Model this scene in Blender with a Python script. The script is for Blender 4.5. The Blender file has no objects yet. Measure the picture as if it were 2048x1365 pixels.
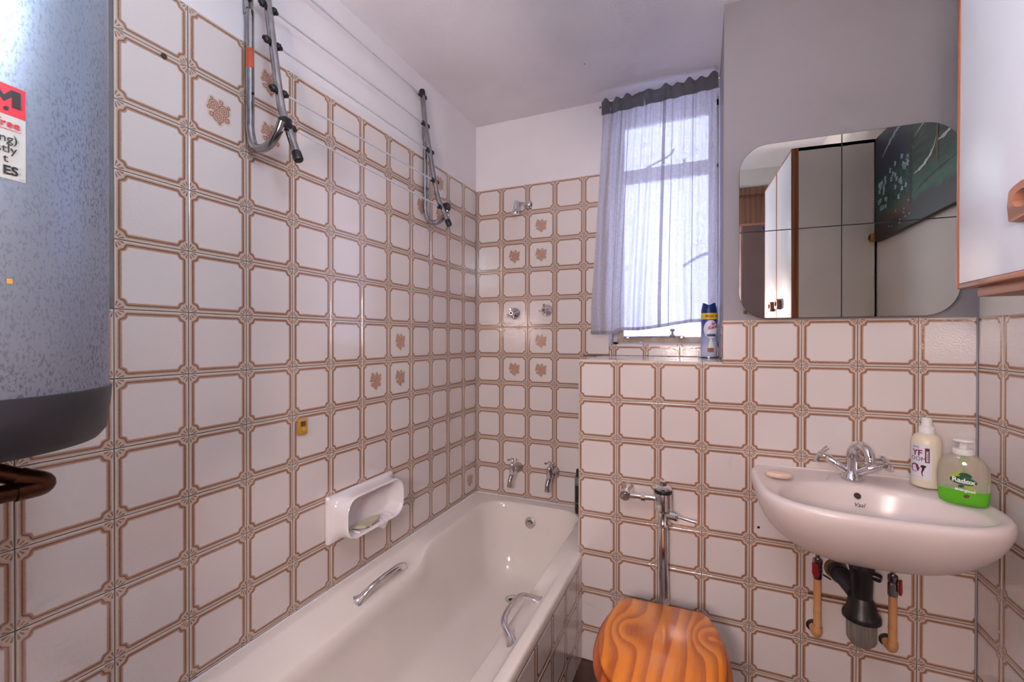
import bpy, bmesh, math, random
from mathutils import Vector, Matrix
random.seed(7)
SC = bpy.context.scene
COL = SC.collection
PI = math.pi
T = 0.152                      # tile pitch
H = 1.278                      # camera height
YF = -0.4682                   # face of the basin wall (back wall face is y = 0, left wall face x = 0)
XR = 1.9091                    # face of the right wall
ZC = 2.46                      # ceiling

def lin(c):
    return tuple(((v / 255) / 12.92 if v / 255 <= .04045 else ((v / 255 + .055) / 1.055) ** 2.4) for v in c) + (1,)

# ---------------------------------------------------------------- camera, world, lights, exposure
cam = bpy.data.cameras.new('camera'); cam.sensor_width = 36; cam.lens = 15.6565; cam.clip_start = .01
co = bpy.data.objects.new('camera', cam); COL.objects.link(co)
yaw, pit, rol = .4073, -.0049, .0014
fw = Vector((-math.sin(yaw), math.cos(yaw), 0)); rt = Vector((math.cos(yaw), math.sin(yaw), 0)); up = Vector((0, 0, 1))
fw2 = fw * math.cos(pit) + up * math.sin(pit); up2 = -fw * math.sin(pit) + up * math.cos(pit)
rt3 = rt * math.cos(rol) + up2 * math.sin(rol); up3 = -rt * math.sin(rol) + up2 * math.cos(rol)
mw = Matrix((rt3, up3, -fw2)).transposed().to_4x4(); mw.translation = Vector((1.17095, -2.20958, H))
co.matrix_world = mw
SC.camera = co
W = bpy.data.worlds.new('overcast_sky'); SC.world = W; W.use_nodes = True
wb = W.node_tree.nodes['Background']; wb.inputs[0].default_value = lin((222, 228, 255)); wb.inputs[1].default_value = 5.0
pl = bpy.data.lights.new('window_portal', 'AREA'); pl.shape = 'RECTANGLE'; pl.size = .47; pl.size_y = 1.13
pl.cycles.is_portal = True
po = bpy.data.objects.new('window_portal', pl); COL.objects.link(po); po.location = (.987, .17, 1.83); po.rotation_euler = (-PI / 2, 0, 0)
FILL_ROOM = 12.0               # emission of the two globes added as fill light
FILL_HALL = 76.0
SC.view_settings.view_transform = 'Standard'; SC.view_settings.look = 'None'
SC.view_settings.exposure = 0.5; SC.view_settings.gamma = 1.0; SC.view_settings.use_curve_mapping = False
SC.cycles.use_denoising = True
SC.cycles.max_bounces = 5; SC.cycles.diffuse_bounces = 3; SC.cycles.glossy_bounces = 3; SC.cycles.use_adaptive_sampling = True; SC.cycles.adaptive_threshold = .12; SC.cycles.adaptive_min_samples = 14; SC.cycles.transparent_max_bounces = 10
SC.cycles.sample_clamp_indirect = 8

# ---------------------------------------------------------------- node helper and materials
class NT:
    def __init__(s, name):
        s.m = bpy.data.materials.new(name); s.m.use_nodes = True; s.t = s.m.node_tree
        s.n = s.t.nodes; s.l = s.t.links; s.b = s.n['Principled BSDF']; s.o = s.n['Material Output']
    def new(s, t, **kw):
        n = s.n.new(t)
        for k, v in kw.items(): setattr(n, k, v)
        return n
    def link(s, a, b): s.l.new(a, b)
    def set(s, sock, v):
        if hasattr(v, 'links'): s.l.new(v, sock)
        else: sock.default_value = v
    def m_(s, op, *a):
        n = s.new('ShaderNodeMath', operation=op)
        for i, v in enumerate(a): s.set(n.inputs[i], v)
        return n.outputs[0]
    def add(s, a, b): return s.m_('ADD', a, b)
    def sub(s, a, b): return s.m_('SUBTRACT', a, b)
    def mul(s, a, b): return s.m_('MULTIPLY', a, b)
    def mx(s, a, b): return s.m_('MAXIMUM', a, b)
    def mn(s, a, b): return s.m_('MINIMUM', a, b)
    def abs(s, a): return s.m_('ABSOLUTE', a)
    def step(s, v, lo, hi):            # 0 at lo, 1 at hi (lo may be > hi)
        n = s.new('ShaderNodeMapRange', interpolation_type='SMOOTHSTEP')
        s.set(n.inputs[0], v)
        if lo <= hi: n.inputs[1].default_value = lo; n.inputs[2].default_value = hi
        else:
            n.inputs[1].default_value = hi; n.inputs[2].default_value = lo; n.inputs[3].default_value = 1; n.inputs[4].default_value = 0
        return n.outputs[0]
    def band(s, v, c, w, soft=.006):   # 1 where |v-c| < w
        return s.step(s.abs(s.sub(v, c)), w + soft, w - soft)
    def mix(s, f, a, b):
        n = s.new('ShaderNodeMix', data_type='RGBA')
        s.set(n.inputs[0], f); s.set(n.inputs[6], a); s.set(n.inputs[7], b)
        return n.outputs[2]
    def noise(s, co, scale, detail=2, rough=.5, dist=0):
        n = s.new('ShaderNodeTexNoise'); n.inputs['Scale'].default_value = scale; n.inputs['Detail'].default_value = detail
        n.inputs['Roughness'].default_value = rough; n.inputs['Distortion'].default_value = dist
        if co is not None: s.link(co, n.inputs['Vector'])
        return n.outputs[0]
    def bump(s, h, strength, dist=.001):
        n = s.new('ShaderNodeBump'); n.inputs['Strength'].default_value = strength; n.inputs['Distance'].default_value = dist
        s.link(h, n.inputs['Height']); s.link(n.outputs[0], s.b.inputs['Normal'])
    def co(s, which='Object', scale=None, loc=None):
        t = s.new('ShaderNodeTexCoord').outputs[which]
        if scale or loc:
            mp = s.new('ShaderNodeMapping'); s.link(t, mp.inputs[0])
            if scale: mp.inputs['Scale'].default_value = scale
            if loc: mp.inputs['Location'].default_value = loc
            t = mp.outputs[0]
        return t

def pm(name, col, rough=.5, metal=0, var=.06, scale=9, bump=0, bscale=60, spec=.5, coat=0, alt=None, detail=3):
    g = NT(name); c = g.co()
    f = g.noise(c, scale, detail)
    a = lin(col); b = lin(alt) if alt else tuple(max(0, x * (1 - var * 3)) for x in a[:3]) + (1,)
    f2 = g.step(f, .3, .75)
    g.link(g.mix(f2, a, b), g.b.inputs['Base Color'])
    g.b.inputs['Roughness'].default_value = rough; g.b.inputs['Metallic'].default_value = metal
    g.b.inputs['Specular IOR Level'].default_value = spec
    if coat: g.b.inputs['Coat Weight'].default_value = coat; g.b.inputs['Coat Roughness'].default_value = .05
    if bump: g.bump(g.noise(c, bscale, 3), bump)
    return g.m

TILE_BASE = (224, 214, 212)
def tile_material(name, flower=False):
    g = NT(name)
    uv = g.co('UV'); sp = g.new('ShaderNodeSeparateXYZ'); g.link(uv, sp.inputs[0])
    U = g.sub(g.mul(sp.outputs[0], 2), 1); V = g.sub(g.mul(sp.outputs[1], 2), 1)
    obj_r = g.new('ShaderNodeObjectInfo').outputs['Random']
    off = g.new('ShaderNodeCombineXYZ'); g.link(g.mul(obj_r, 37.0), off.inputs[0]); g.link(g.mul(obj_r, 11.0), off.inputs[1])
    va = g.new('ShaderNodeVectorMath', operation='ADD'); g.link(uv, va.inputs[0]); g.link(off.outputs[0], va.inputs[1]); uvr = va.outputs[0]
    n1 = g.sub(g.noise(uvr, 45, 2), .5); n2 = g.sub(g.noise(uvr, 14, 2), .5)
    au = g.abs(U); av = g.abs(V)
    sd = g.sub(au, av)
    dcut = g.add(g.mul(g.sub(g.add(au, av), 1.545), .72), g.mul(g.m_('COSINE', g.mul(sd, 19.0)), .017))
    d = g.mx(g.sub(g.mx(au, av), .885), dcut)
    dn = g.add(d, g.add(g.mul(n1, .022), g.mul(n2, .012)))
    base = lin(TILE_BASE); dark = lin((128, 80, 58)); mid = lin((174, 132, 108)); edge = lin((204, 180, 164)); pale = lin((216, 200, 190))
    # mottled cream field
    fieldn = g.step(g.noise(uvr, 90, 2), .35, .7)
    c = g.mix(g.mul(fieldn, .30), base, lin((212, 201, 201)))
    c = g.mix(g.mul(g.step(obj_r, .2, 1.0), .22), c, lin((226, 208, 202)))
    inside = g.step(dn, .012, -.012)
    outer = g.mix(g.step(g.add(g.mx(au, av), g.mul(n1, .02)), .925, .955), edge, pale)
    c = g.mix(inside, outer, c)
    c = g.mix(g.mul(g.band(dn, -.038, .036, .022), .95), c, mid)
    c = g.mix(g.mul(g.band(dn, -.004, .020, .010), .92), c, dark)
    c = g.mix(g.mul(g.band(dn, .036, .012, .010), .45), c, mid)
    # fan of three leaves in each corner
    px = g.sub(.985, au); py = g.sub(.985, av)
    r = g.m_('SQRT', g.add(g.mul(px, px), g.mul(py, py))); ang = g.m_('ARCTAN2', py, px)
    pet = g.m_('COSINE', g.mul(g.sub(ang, PI / 4), 12.0))
    leaf = g.mul(g.step(g.add(pet, g.mul(n1, .8)), .05, .35), g.mul(g.step(r, .055, .085), g.step(g.add(r, g.mul(g.abs(g.sub(ang, PI / 4)), -.05)), .215, .19)))
    leaf = g.mul(leaf, g.mul(g.step(px, .005, .03), g.step(py, .005, .03)))
    c = g.mix(g.mul(leaf, .85), c, lin((132, 86, 64)))
    if flower:
        nw = g.mul(n2, .02)
        best = None; ring = None
        roses = [(-.17, .16, .215), (.18, .08, .22), (-.01, -.18, .23)]
        buds = [(.08, .34, .10), (-.34, .02, .09), (.34, .26, .08), (-.25, -.18, .11), (.28, -.20, .12), (.03, -.40, .08), (-.24, .36, .08)]
        for (cx, cy, rr) in roses + buds:
            dx = g.sub(U, cx); dy = g.sub(V, cy)
            dd = g.sub(g.m_('SQRT', g.add(g.mul(dx, dx), g.mul(dy, dy))), rr)
            best = dd if best is None else g.mn(best, dd)
        fd = g.add(best, nw)
        rings = g.m_('SINE', g.add(g.mul(fd, 95.0), g.mul(n2, 5.0)))
        body = g.step(fd, .006, -.012)
        fc = g.mix(g.step(rings, -.4, .4), lin((208, 168, 146)), lin((146, 96, 72)))
        c = g.mix(g.mul(body, .92), c, fc)
        c = g.mix(g.mul(g.band(fd, .022, .012, .010), .35), c, mid)
    g.link(c, g.b.inputs['Base Color'])
    g.b.inputs['Roughness'].default_value = .10
    g.b.inputs['Specular IOR Level'].default_value = 1.0;
    g.bump(g.noise(uvr, 26, 1), .16, .002)
    return g.m

M_TILE = tile_material('glazed_tile'); M_FLOWER = tile_material('glazed_flower_tile', True)
M_GROUT = pm('grout', (112, 102, 98), .9, var=.10, scale=30, bump=.4, bscale=200)
M_PLASTER = pm('plaster_paint', (234, 228, 232), .75, var=.02, scale=3, bump=.25, bscale=70)
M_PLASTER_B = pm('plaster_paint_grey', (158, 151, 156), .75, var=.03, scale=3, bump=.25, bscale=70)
M_PLASTER_R = pm('plaster_paint_cream', (234, 226, 218), .7, var=.02, scale=3, bump=.2, bscale=70)
M_CEIL = pm('ceiling_paint', (234, 228, 232), .85, var=.02, scale=4, bump=.9, bscale=130)
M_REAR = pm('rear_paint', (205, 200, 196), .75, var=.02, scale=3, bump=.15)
M_RAW = pm('bare_cement', (128, 124, 124), .9, var=.10, scale=14, bump=.6)
M_FLOOR = pm('floor_brown', (84, 52, 40), .35, var=.2, scale=22, alt=(38, 24, 20))
M_ENAMEL = pm('bath_enamel', (236, 226, 220), .1, var=.012, scale=5, spec=.6, coat=.1)
M_CERAMIC = pm('white_ceramic', (234, 226, 228), .12, var=.01, scale=5, spec=.6, coat=.3)
M_BASIN = pm('basin_ceramic', (232, 218, 215), .27, var=.012, scale=5, spec=.6)
M_CHROME = pm('chrome', (232, 230, 232), .12, 1, var=.05, scale=30)
M_CHROME_D = pm('dull_chrome', (200, 194, 188), .26, 1, var=.12, scale=60)
M_STEEL = pm('steel_tube', (172, 170, 174), .2, 1, var=.08, scale=40)
M_SATIN = pm('satin_nickel', (196, 190, 184), .4, .4, var=.08, scale=40)
M_WIRE = pm('steel_wire', (226, 226, 230), .35, .55, var=.04, scale=60)
M_BLACK = pm('black_plastic', (24, 23, 25), .4, var=.1, scale=20)
M_BLACKR = pm('black_cap', (46, 45, 52), .42, var=.14, scale=14, bump=.1)
M_COPPER = pm('aged_copper', (96, 62, 44), .35, .85, var=.2, scale=24)
M_PVC = pm('peach_pvc', (214, 158, 106), .45, var=.05, scale=14)
M_RED = pm('red_plastic', (150, 22, 30), .4, var=.05)
M_BLUE = pm('blue_dot', (30, 70, 120), .4)
M_ORANGE = pm('orange_sticker', (205, 92, 66), .6, var=.08)
M_YELLOW = pm('yellow_plastic', (206, 158, 60), .45, var=.06)
M_CREAMSOAP = pm('old_soap', (214, 204, 176), .55, var=.06)
M_SOAP = pm('pink_soap', (236, 206, 190), .5, var=.03)
M_WHITE = pm('white_plastic', (232, 228, 226), .4, var=.02)
M_LAM = pm('white_laminate', (214, 214, 222), .38, var=.02, scale=3)
M_LAM2 = pm('cream_laminate', (240, 235, 228), .45, var=.02, scale=3)
M_FRAME = pm('window_paint', (196, 178, 160), .55, var=.10, scale=22, alt=(170, 146, 122))
M_FRAMEW = pm('window_paint_white', (214, 208, 206), .55, var=.05, scale=22)
M_DARKBOT = pm('dark_bottle', (30, 31, 36), .3, var=.1)
M_GREYLABEL = pm('grey_label', (120, 122, 128), .5)
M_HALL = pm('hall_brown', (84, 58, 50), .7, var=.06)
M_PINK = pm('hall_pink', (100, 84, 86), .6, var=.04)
M_DIRT_SHADE = pm('dirt_and_shade', (116, 86, 62), .9, var=.2, scale=60)  # also paints the shade in the hook's keyhole
M_BIRD = pm('bird_print', (32, 24, 30), .5)
M_PURPLE = pm('purple_print', (118, 32, 80), .5)
M_PAPER = pm('label_paper', (228, 220, 232), .5, var=.02)
M_GREENP = pm('green_print', (22, 84, 52), .45)
M_LIME = pm('lime_print', (168, 186, 60), .45)
M_WHITEP = pm('white_print', (238, 238, 236), .5, var=.01)
M_BLACKP = pm('black_print', (26, 24, 26), .5)
M_REDP = pm('red_print', (196, 30, 52), .5, var=.03)
M_STICK = pm('grey_sticker', (176, 176, 174), .5, var=.05)
M_CREAMBOT = pm('cream_bottle', (234, 222, 196), .35, var=.03)

def wood(name, a, b, scale, rough=.35, axis=1, coat=0, knots=()):
    g = NT(name); s = [1.0, 1.0, 1.0]; s[axis] = .10
    c = g.co('Object', tuple(s))
    n = g.noise(c, scale * .6, 2, .5, .1)
    sx = g.new('ShaderNodeSeparateXYZ'); g.link(g.co('Object'), sx.inputs[0])
    across = sx.outputs[0] if axis != 0 else sx.outputs[1]
    k = None
    for (x, y, r) in knots:
        dx = g.sub(sx.outputs[0], x); dy = g.mul(g.sub(sx.outputs[1], y), .7)
        q = g.m_('SQRT', g.add(g.mul(dx, dx), g.mul(dy, dy)))
        e = g.m_('EXPONENT', g.mul(g.m_('POWER', g.m_('DIVIDE', q, r), 2.0), -1.0))
        k = e if k is None else g.add(k, e)
    v = g.add(g.mul(across, scale * 1.5), g.mul(n, 2.6))
    if k is not None: v = g.add(v, g.mul(k, 1.9))
    w = g.m_('FRACT', v)
    w = g.mul(g.step(w, .15, .88), g.step(w, 1.0, .90))
    fine = g.noise(g.co('Object', tuple(x * 1.0 for x in s)), scale * 12, 2)
    f = g.add(g.mul(w, .8), g.mul(g.sub(fine, .5), .5))
    g.link(g.mix(f, lin(a), lin(b)), g.b.inputs['Base Color'])
    g.b.inputs['Roughness'].default_value = rough
    if coat: g.b.inputs['Coat Weight'].default_value = coat; g.b.inputs['Coat Roughness'].default_value = .12
    g.bump(fine, .08)
    return g.m
M_LID = wood('varnished_pine', (242, 140, 30), (184, 84, 14), 15, .25, 1, .6, ((-.095, -.17, .045), (.115, -.12, .04)))
M_SEATW = wood('varnished_pine_seat', (196, 92, 26), (140, 52, 14), 12, .25, 1, .6)
M_TRIMW = wood('edge_timber', (170, 104, 70), (128, 70, 46), 30, .45, 2)
M_TRIMH = wood('edge_timber_flat', (176, 120, 96), (120, 78, 62), 30, .5, 1)
M_ORANGEW = wood('edge_beech', (190, 122, 60), (160, 92, 40), 24, .5, 2)
M_DOORW = wood('brown_timber', (122, 84, 66), (92, 60, 46), 20, .5, 2)

def galvanised():
    g = NT('galvanised_steel'); c = g.co('Object', (1, 1, .55))
    vo = g.new('ShaderNodeTexVoronoi'); vo.inputs['Scale'].default_value = 95; g.link(c, vo.inputs['Vector'])
    sp = g.noise(c, 300, 3, .65); big = g.noise(c, 7, 3)
    f = g.mul(g.step(sp, .50, .62), g.add(g.mul(g.step(big, .35, .65), .55), .35))
    col = g.mix(f, lin((164, 175, 194)), lin((96, 107, 126)))
    col = g.mix(g.mul(vo.outputs['Color'], .0) if False else g.mul(g.step(big, .4, .7), .25), col, lin((132, 144, 164)))
    g.link(col, g.b.inputs['Base Color']); g.b.inputs['Metallic'].default_value = .7
    g.link(g.add(.40, g.mul(f, .18)), g.b.inputs['Roughness'])
    g.bump(sp, .12)
    return g.m
M_GALV = galvanised()

def mirror_mat():
    g = NT('mirror_silver'); g.b.inputs['Metallic'].default_value = 1
    n = g.noise(g.co(), 4, 2)
    g.link(g.mix(n, lin((226, 226, 224)), lin((220, 221, 219))), g.b.inputs['Base Color']); g.b.inputs['Roughness'].default_value = .004
    return g.m
M_MIRROR = mirror_mat()
M_MIREDGE = pm('mirror_edge', (40, 52, 50), .3)

def clear_mat(name, tint, transp, rough=.08, cloudy=None, cl=0.0):
    g = NT(name); g.n.remove(g.b)
    tr = g.new('ShaderNodeBsdfTransparent'); tr.inputs[0].default_value = lin(tint)
    gl = g.new('ShaderNodeBsdfGlossy'); gl.inputs['Roughness'].default_value = rough; gl.inputs[0].default_value = (.9, .9, .9, 1)
    df = g.new('ShaderNodeBsdfTranslucent'); df2 = g.new('ShaderNodeBsdfDiffuse')
    cc = lin(cloudy or tint); n = g.noise(g.co(), 12, 2)
    col = g.mix(g.mul(n, .3), cc, tuple(x * .85 for x in cc[:3]) + (1,)); g.link(col, df.inputs[0]); g.link(col, df2.inputs[0])
    md = g.new('ShaderNodeMixShader'); md.inputs[0].default_value = .5; g.link(df.outputs[0], md.inputs[1]); g.link(df2.outputs[0], md.inputs[2])
    m1 = g.new('ShaderNodeMixShader'); m1.inputs[0].default_value = cl; g.link(tr.outputs[0], m1.inputs[1]); g.link(md.outputs[0], m1.inputs[2])
    lw = g.new('ShaderNodeLayerWeight'); lw.inputs[0].default_value = .25
    m2 = g.new('ShaderNodeMixShader'); g.link(g.add(g.mul(lw.outputs['Fresnel'], .7), 1 - transp), m2.inputs[0]); g.link(m1.outputs[0], m2.inputs[1]); g.link(gl.outputs[0], m2.inputs[2])
    g.link(m2.outputs[0], g.o.inputs[0])
    return g.m
M_CUP = clear_mat('clear_cup', (214, 206, 200), .95, .06, (214, 204, 196), .45)
M_PUMPBOT = clear_mat('clear_bottle', (252, 248, 242), .99, .08, (252, 240, 226), .42)
M_GREENLIQ = clear_mat('green_liquid', (120, 226, 60), .985, .1, (140, 240, 66), .85)
M_GLASS = clear_mat('obscured_glass', (236, 240, 250), .97, .15, (235, 240, 255), .35)

def cloth_mat(name, col, dens, weave=True):
    g = NT(name); g.n.remove(g.b)
    tr = g.new('ShaderNodeBsdfTransparent'); df = g.new('ShaderNodeBsdfDiffuse'); tl = g.new('ShaderNodeBsdfTranslucent')
    df.inputs[0].default_value = lin(col); tl.inputs[0].default_value = lin(col)
    md = g.new('ShaderNodeMixShader'); md.inputs[0].default_value = .5; g.link(df.outputs[0], md.inputs[1]); g.link(tl.outputs[0], md.inputs[2])
    a = g.noise(g.co('Object', (1, 1, .25)), 240, 2); b = g.noise(g.co('Object', (.2, 1, 1)), 240, 2)
    f = g.add(g.mul(g.sub(g.add(a, b), 1.0), .35), dens)
    lw = g.new('ShaderNodeLayerWeight'); lw.inputs[0].default_value = .5
    f = g.m_('MINIMUM', g.m_('MAXIMUM', g.add(f, g.mul(g.m_('POWER', lw.outputs['Facing'], 3.0), .6)), .05), .98)
    m1 = g.new('ShaderNodeMixShader'); g.link(f, m1.inputs[0]); g.link(tr.outputs[0], m1.inputs[1]); g.link(md.outputs[0], m1.inputs[2])
    g.link(m1.outputs[0], g.o.inputs[0])
    return g.m
M_CURTAIN = cloth_mat('net_curtain', (206, 202, 210), .80)
M_CURTAIN_D = cloth_mat('net_curtain_gathered', (112, 108, 108), .96)  # grey holds shadow as well as the doubled net
M_SEAM = cloth_mat('net_curtain_seam', (176, 170, 174), .82)

def emit(name, col, s):
    g = NT(name); g.b.inputs['Base Color'].default_value = (.9, .9, .9, 1)
    n = g.noise(g.co(), 5, 1)
    g.link(g.mix(g.mul(n, .1), lin(col), (1, 1, 1, 1)), g.b.inputs['Emission Color']); g.b.inputs['Emission Strength'].default_value = s
    return g.m

def painting_mat():
    g = NT('painted_canvas'); uv = g.co('UV'); sp = g.new('ShaderNodeSeparateXYZ'); g.link(uv, sp.inputs[0]); U, V = sp.outputs[0], sp.outputs[1]
    n = g.noise(uv, 7, 4, .6, .6); nf = g.noise(uv, 40, 3)
    c = g.mix(n, lin((26, 36, 62)), lin((40, 50, 70)))
    right = g.step(U, .485, .50)
    ds = g.co('UV', (3, 9, 1)); dn = g.noise(ds, 2.2, 3, .6, .8)
    rc = g.mix(g.step(dn, .35, .65), lin((26, 42, 54)), lin((58, 84, 54)))
    rc = g.mix(g.mul(g.step(V, .5, .25), .6), rc, lin((60, 120, 92)))
    c = g.mix(right, c, rc)
    low = g.step(g.add(V, g.mul(g.sub(n, .5), .15)), .24, .17)
    c = g.mix(low, c, lin((52, 42, 44)))
    soil = g.mul(g.band(g.add(U, g.mul(n, .2)), .42, .16, .12), g.band(V, .20, .06, .05))
    c = g.mix(g.mul(soil, .8), c, lin((116, 82, 62)))
    bush = g.mul(g.step(U, .48, .44), g.mul(g.step(g.add(V, g.mul(n, .2)), .72, .60), g.step(g.add(V, g.mul(n, .2)), .28, .34)))
    c = g.mix(g.mul(bush, g.step(nf, .4, .6)), c, lin((40, 100, 72)))
    g.link(c, g.b.inputs['Base Color']); g.b.inputs['Roughness'].default_value = .45
    g.bump(nf, .2)
    return g.m
M_PAINTING = painting_mat()

def can_body_mat():
    g = NT('can_print'); uv = g.co('Object'); sp = g.new('ShaderNodeSeparateXYZ'); g.link(uv, sp.inputs[0]); z = sp.outputs[2]
    n = g.noise(uv, 30, 2)
    f = g.step(g.add(z, g.mul(g.sub(n, .5), .08)), .02, .17)
    c = g.mix(f, lin((198, 204, 232)), lin((70, 66, 142)))
    g.link(c, g.b.inputs['Base Color']); g.b.inputs['Roughness'].default_value = .25
    return g.m
M_CAN = can_body_mat(); M_CANCAP = pm('can_cap', (24, 52, 116), .35); M_CANBAND = pm('can_band', (226, 204, 44), .4, var=.03)
M_GLOW = pm('can_glow', (222, 226, 244), .35, var=.02)
M_NAVY = pm('navy_print', (40, 48, 118), .4); M_CAKE = pm('cake_print', (170, 104, 62), .5, var=.1, scale=80)

# ---------------------------------------------------------------- geometry helpers
class G:
    def __init__(s): s.v = []; s.f = []
    def add(s, v, f):
        o = len(s.v); s.v += [Vector(p) for p in v]; s.f += [tuple(i + o for i in q) for q in f]; return s
    def xf(s, fn): s.v = [Vector(fn(p)) for p in s.v]; return s

def box(x0, x1, y0, y1, z0, z1, bev=0.0, g=None, seg=2):
    g = g or G()
    if bev <= 0:
        v = [(x, y, z) for z in (z0, z1) for y in (y0, y1) for x in (x0, x1)]
        return g.add(v, [(0, 2, 3, 1), (4, 5, 7, 6), (0, 1, 5, 4), (1, 3, 7, 5), (3, 2, 6, 7), (2, 0, 4, 6)])
    bm = bmesh.new(); bmesh.ops.create_cube(bm, size=1)
    for w in bm.verts: w.co = Vector(((x0 + x1) / 2 + w.co.x * (x1 - x0), (y0 + y1) / 2 + w.co.y * (y1 - y0), (z0 + z1) / 2 + w.co.z * (z1 - z0)))
    bmesh.ops.bevel(bm, geom=bm.edges[:], offset=bev, segments=seg, affect='EDGES', profile=.5)
    bm.verts.index_update(); g.add([w.co.copy() for w in bm.verts], [[w.index for w in q.verts] for q in bm.faces]); bm.free()
    return g

def frame_from(axis):
    a = Vector(axis).normalized(); h = Vector((0, 0, 1)) if abs(a.z) < .9 else Vector((1, 0, 0))
    x = h.cross(a).normalized(); return x, a.cross(x), a

def loft(rings, g=None, cap0=True, cap1=True, closed=True):
    g = g or G(); n = len(rings[0]); v = [p for r in rings for p in r]; f = []
    for i in range(len(rings) - 1):
        for j in range(n if closed else n - 1):
            k = (j + 1) % n; f.append((i * n + j, i * n + k, (i + 1) * n + k, (i + 1) * n + j))
    if cap0: f.append(tuple(reversed(range(n))))
    if cap1: f.append(tuple(range((len(rings) - 1) * n, len(rings) * n)))
    return g.add(v, f)

def lathe(prof, org=(0, 0, 0), axis=(0, 0, 1), seg=24, g=None, cap0=True, cap1=True, sx=1, sy=1):
    x, y, a = frame_from(axis); o = Vector(org); rings = []
    for r, h in prof:
        r = max(r, 1e-5); rings.append([o + a * h + x * (r * sx * math.cos(2 * PI * i / seg)) + y * (r * sy * math.sin(2 * PI * i / seg)) for i in range(seg)])
    return loft(rings, g, cap0, cap1)

def spl(pts, n=6):
    p = [Vector(q) for q in pts]; p = [p[0] * 2 - p[1]] + p + [p[-1] * 2 - p[-2]]; out = []
    for i in range(1, len(p) - 2):
        for k in range(n):
            t = k / n; out.append(.5 * (2 * p[i] + (p[i + 1] - p[i - 1]) * t + (2 * p[i - 1] - 5 * p[i] + 4 * p[i + 1] - p[i + 2]) * t * t + (3 * p[i] - p[i - 1] - 3 * p[i + 1] + p[i + 2]) * t ** 3))
    return out + [p[-2]]

def tube(pts, r, seg=12, g=None, cap=True):
    p = [Vector(q) for q in pts]; n = len(p); rr = r if isinstance(r, (list, tuple)) else [r] * n
    if len(rr) != n: rr = [rr[0] + (rr[-1] - rr[0]) * i / (n - 1) for i in range(n)]
    rings = []; x = None
    for i in range(n):
        t = (p[min(i + 1, n - 1)] - p[max(i - 1, 0)]).normalized()
        if x is None: x, _, _ = frame_from(t)
        x = (x - t * x.dot(t)).normalized(); y = t.cross(x)
        rings.append([p[i] + x * (rr[i] * math.cos(2 * PI * j / seg)) + y * (rr[i] * math.sin(2 * PI * j / seg)) for j in range(seg)])
    return loft(rings, g, cap, cap)

def prism(out, fn, th, g=None):            # outline of (u, v); fn(u, v, w) -> point, w from 0 to th
    n = len(out); return loft([[fn(u, v, 0) for u, v in out], [fn(u, v, th) for u, v in out]], g)

def rrect(x0, x1, y0, y1, r, nc=8, ns=10):  # rounded rectangle, fixed point count
    r = max(1e-4, min(r, (x1 - x0) / 2 - 1e-4, (y1 - y0) / 2 - 1e-4)); out = []
    cs = [((x1 - r, y0 + r), -PI / 2), ((x1 - r, y1 - r), 0), ((x0 + r, y1 - r), PI / 2), ((x0 + r, y0 + r), PI)]
    for i, ((cx, cy), a) in enumerate(cs):
        arc = [(cx + r * math.cos(a + PI / 2 * k / nc), cy + r * math.sin(a + PI / 2 * k / nc)) for k in range(nc + 1)]
        out += arc
        (nx, ny), na = cs[(i + 1) % 4]; e = (nx + r * math.cos(na), ny + r * math.sin(na)); s = arc[-1]
        out += [(s[0] + (e[0] - s[0]) * k / ns, s[1] + (e[1] - s[1]) * k / ns) for k in range(1, ns)]
    return out

WL = {}
def reg(o, w): WL[o.name] = Vector(w)
def thing(name, label, cat, loc=(0, 0, 0), group=None, kind=None):
    o = bpy.data.objects.new(name, None); COL.objects.link(o); o.location = loc; o.empty_display_size = .02; reg(o, loc)
    o['label'] = label; o['category'] = cat
    if group: o['group'] = group
    if kind: o['kind'] = kind
    return o
def mesh_of(name, g, mat, off=(0, 0, 0), smooth=40, uv=None):
    me = bpy.data.meshes.new(name); o = Vector(off)
    me.from_pydata([p - o for p in g.v], [], g.f)
    bm = bmesh.new(); bm.from_mesh(me); bmesh.ops.recalc_face_normals(bm, faces=bm.faces[:]); bm.to_mesh(me); bm.free()
    me.materials.append(mat)
    if smooth:
        me.polygons.foreach_set('use_smooth', [True] * len(me.polygons)); me.set_sharp_from_angle(angle=math.radians(smooth))
    if uv:
        l = me.uv_layers.new(name='UVMap')
        for lp in me.loops: l.data[lp.index].uv = uv(me.vertices[lp.vertex_index].co + o)
    me.update(); return me
def part(name, g, mat, parent, label=None, smooth=40, uv=None, sub=0):
    w = WL[parent.name]; o = bpy.data.objects.new(name, mesh_of(name, g, mat, w, smooth, uv)); COL.objects.link(o); o.parent = parent; reg(o, w)
    if label: o['label'] = label
    if any(k in name for k in ('lettering', 'strokes', 'slots', 'flutes', 'print_marks', 'peeling', 'grout')): o['kind'] = 'stuff'
    if sub: m = o.modifiers.new('subdivision', 'SUBSURF'); m.levels = sub; m.render_levels = sub
    return o
def solo(name, g, mat, label, cat, loc, group=None, smooth=40, uv=None, sub=0):
    o = bpy.data.objects.new(name, mesh_of(name, g, mat, loc, smooth, uv)); COL.objects.link(o); o.location = loc; reg(o, loc)
    o['label'] = label; o['category'] = cat
    if group: o['group'] = group
    if sub: m = o.modifiers.new('subdivision', 'SUBSURF'); m.levels = sub; m.render_levels = sub
    return o
def struct(name, g, mat, label, cat, smooth=0):
    o = bpy.data.objects.new(name, mesh_of(name, g, mat, (0, 0, 0), smooth)); COL.objects.link(o); reg(o, (0, 0, 0))
    o['kind'] = 'structure'; o['label'] = label; o['category'] = cat
    return o

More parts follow.
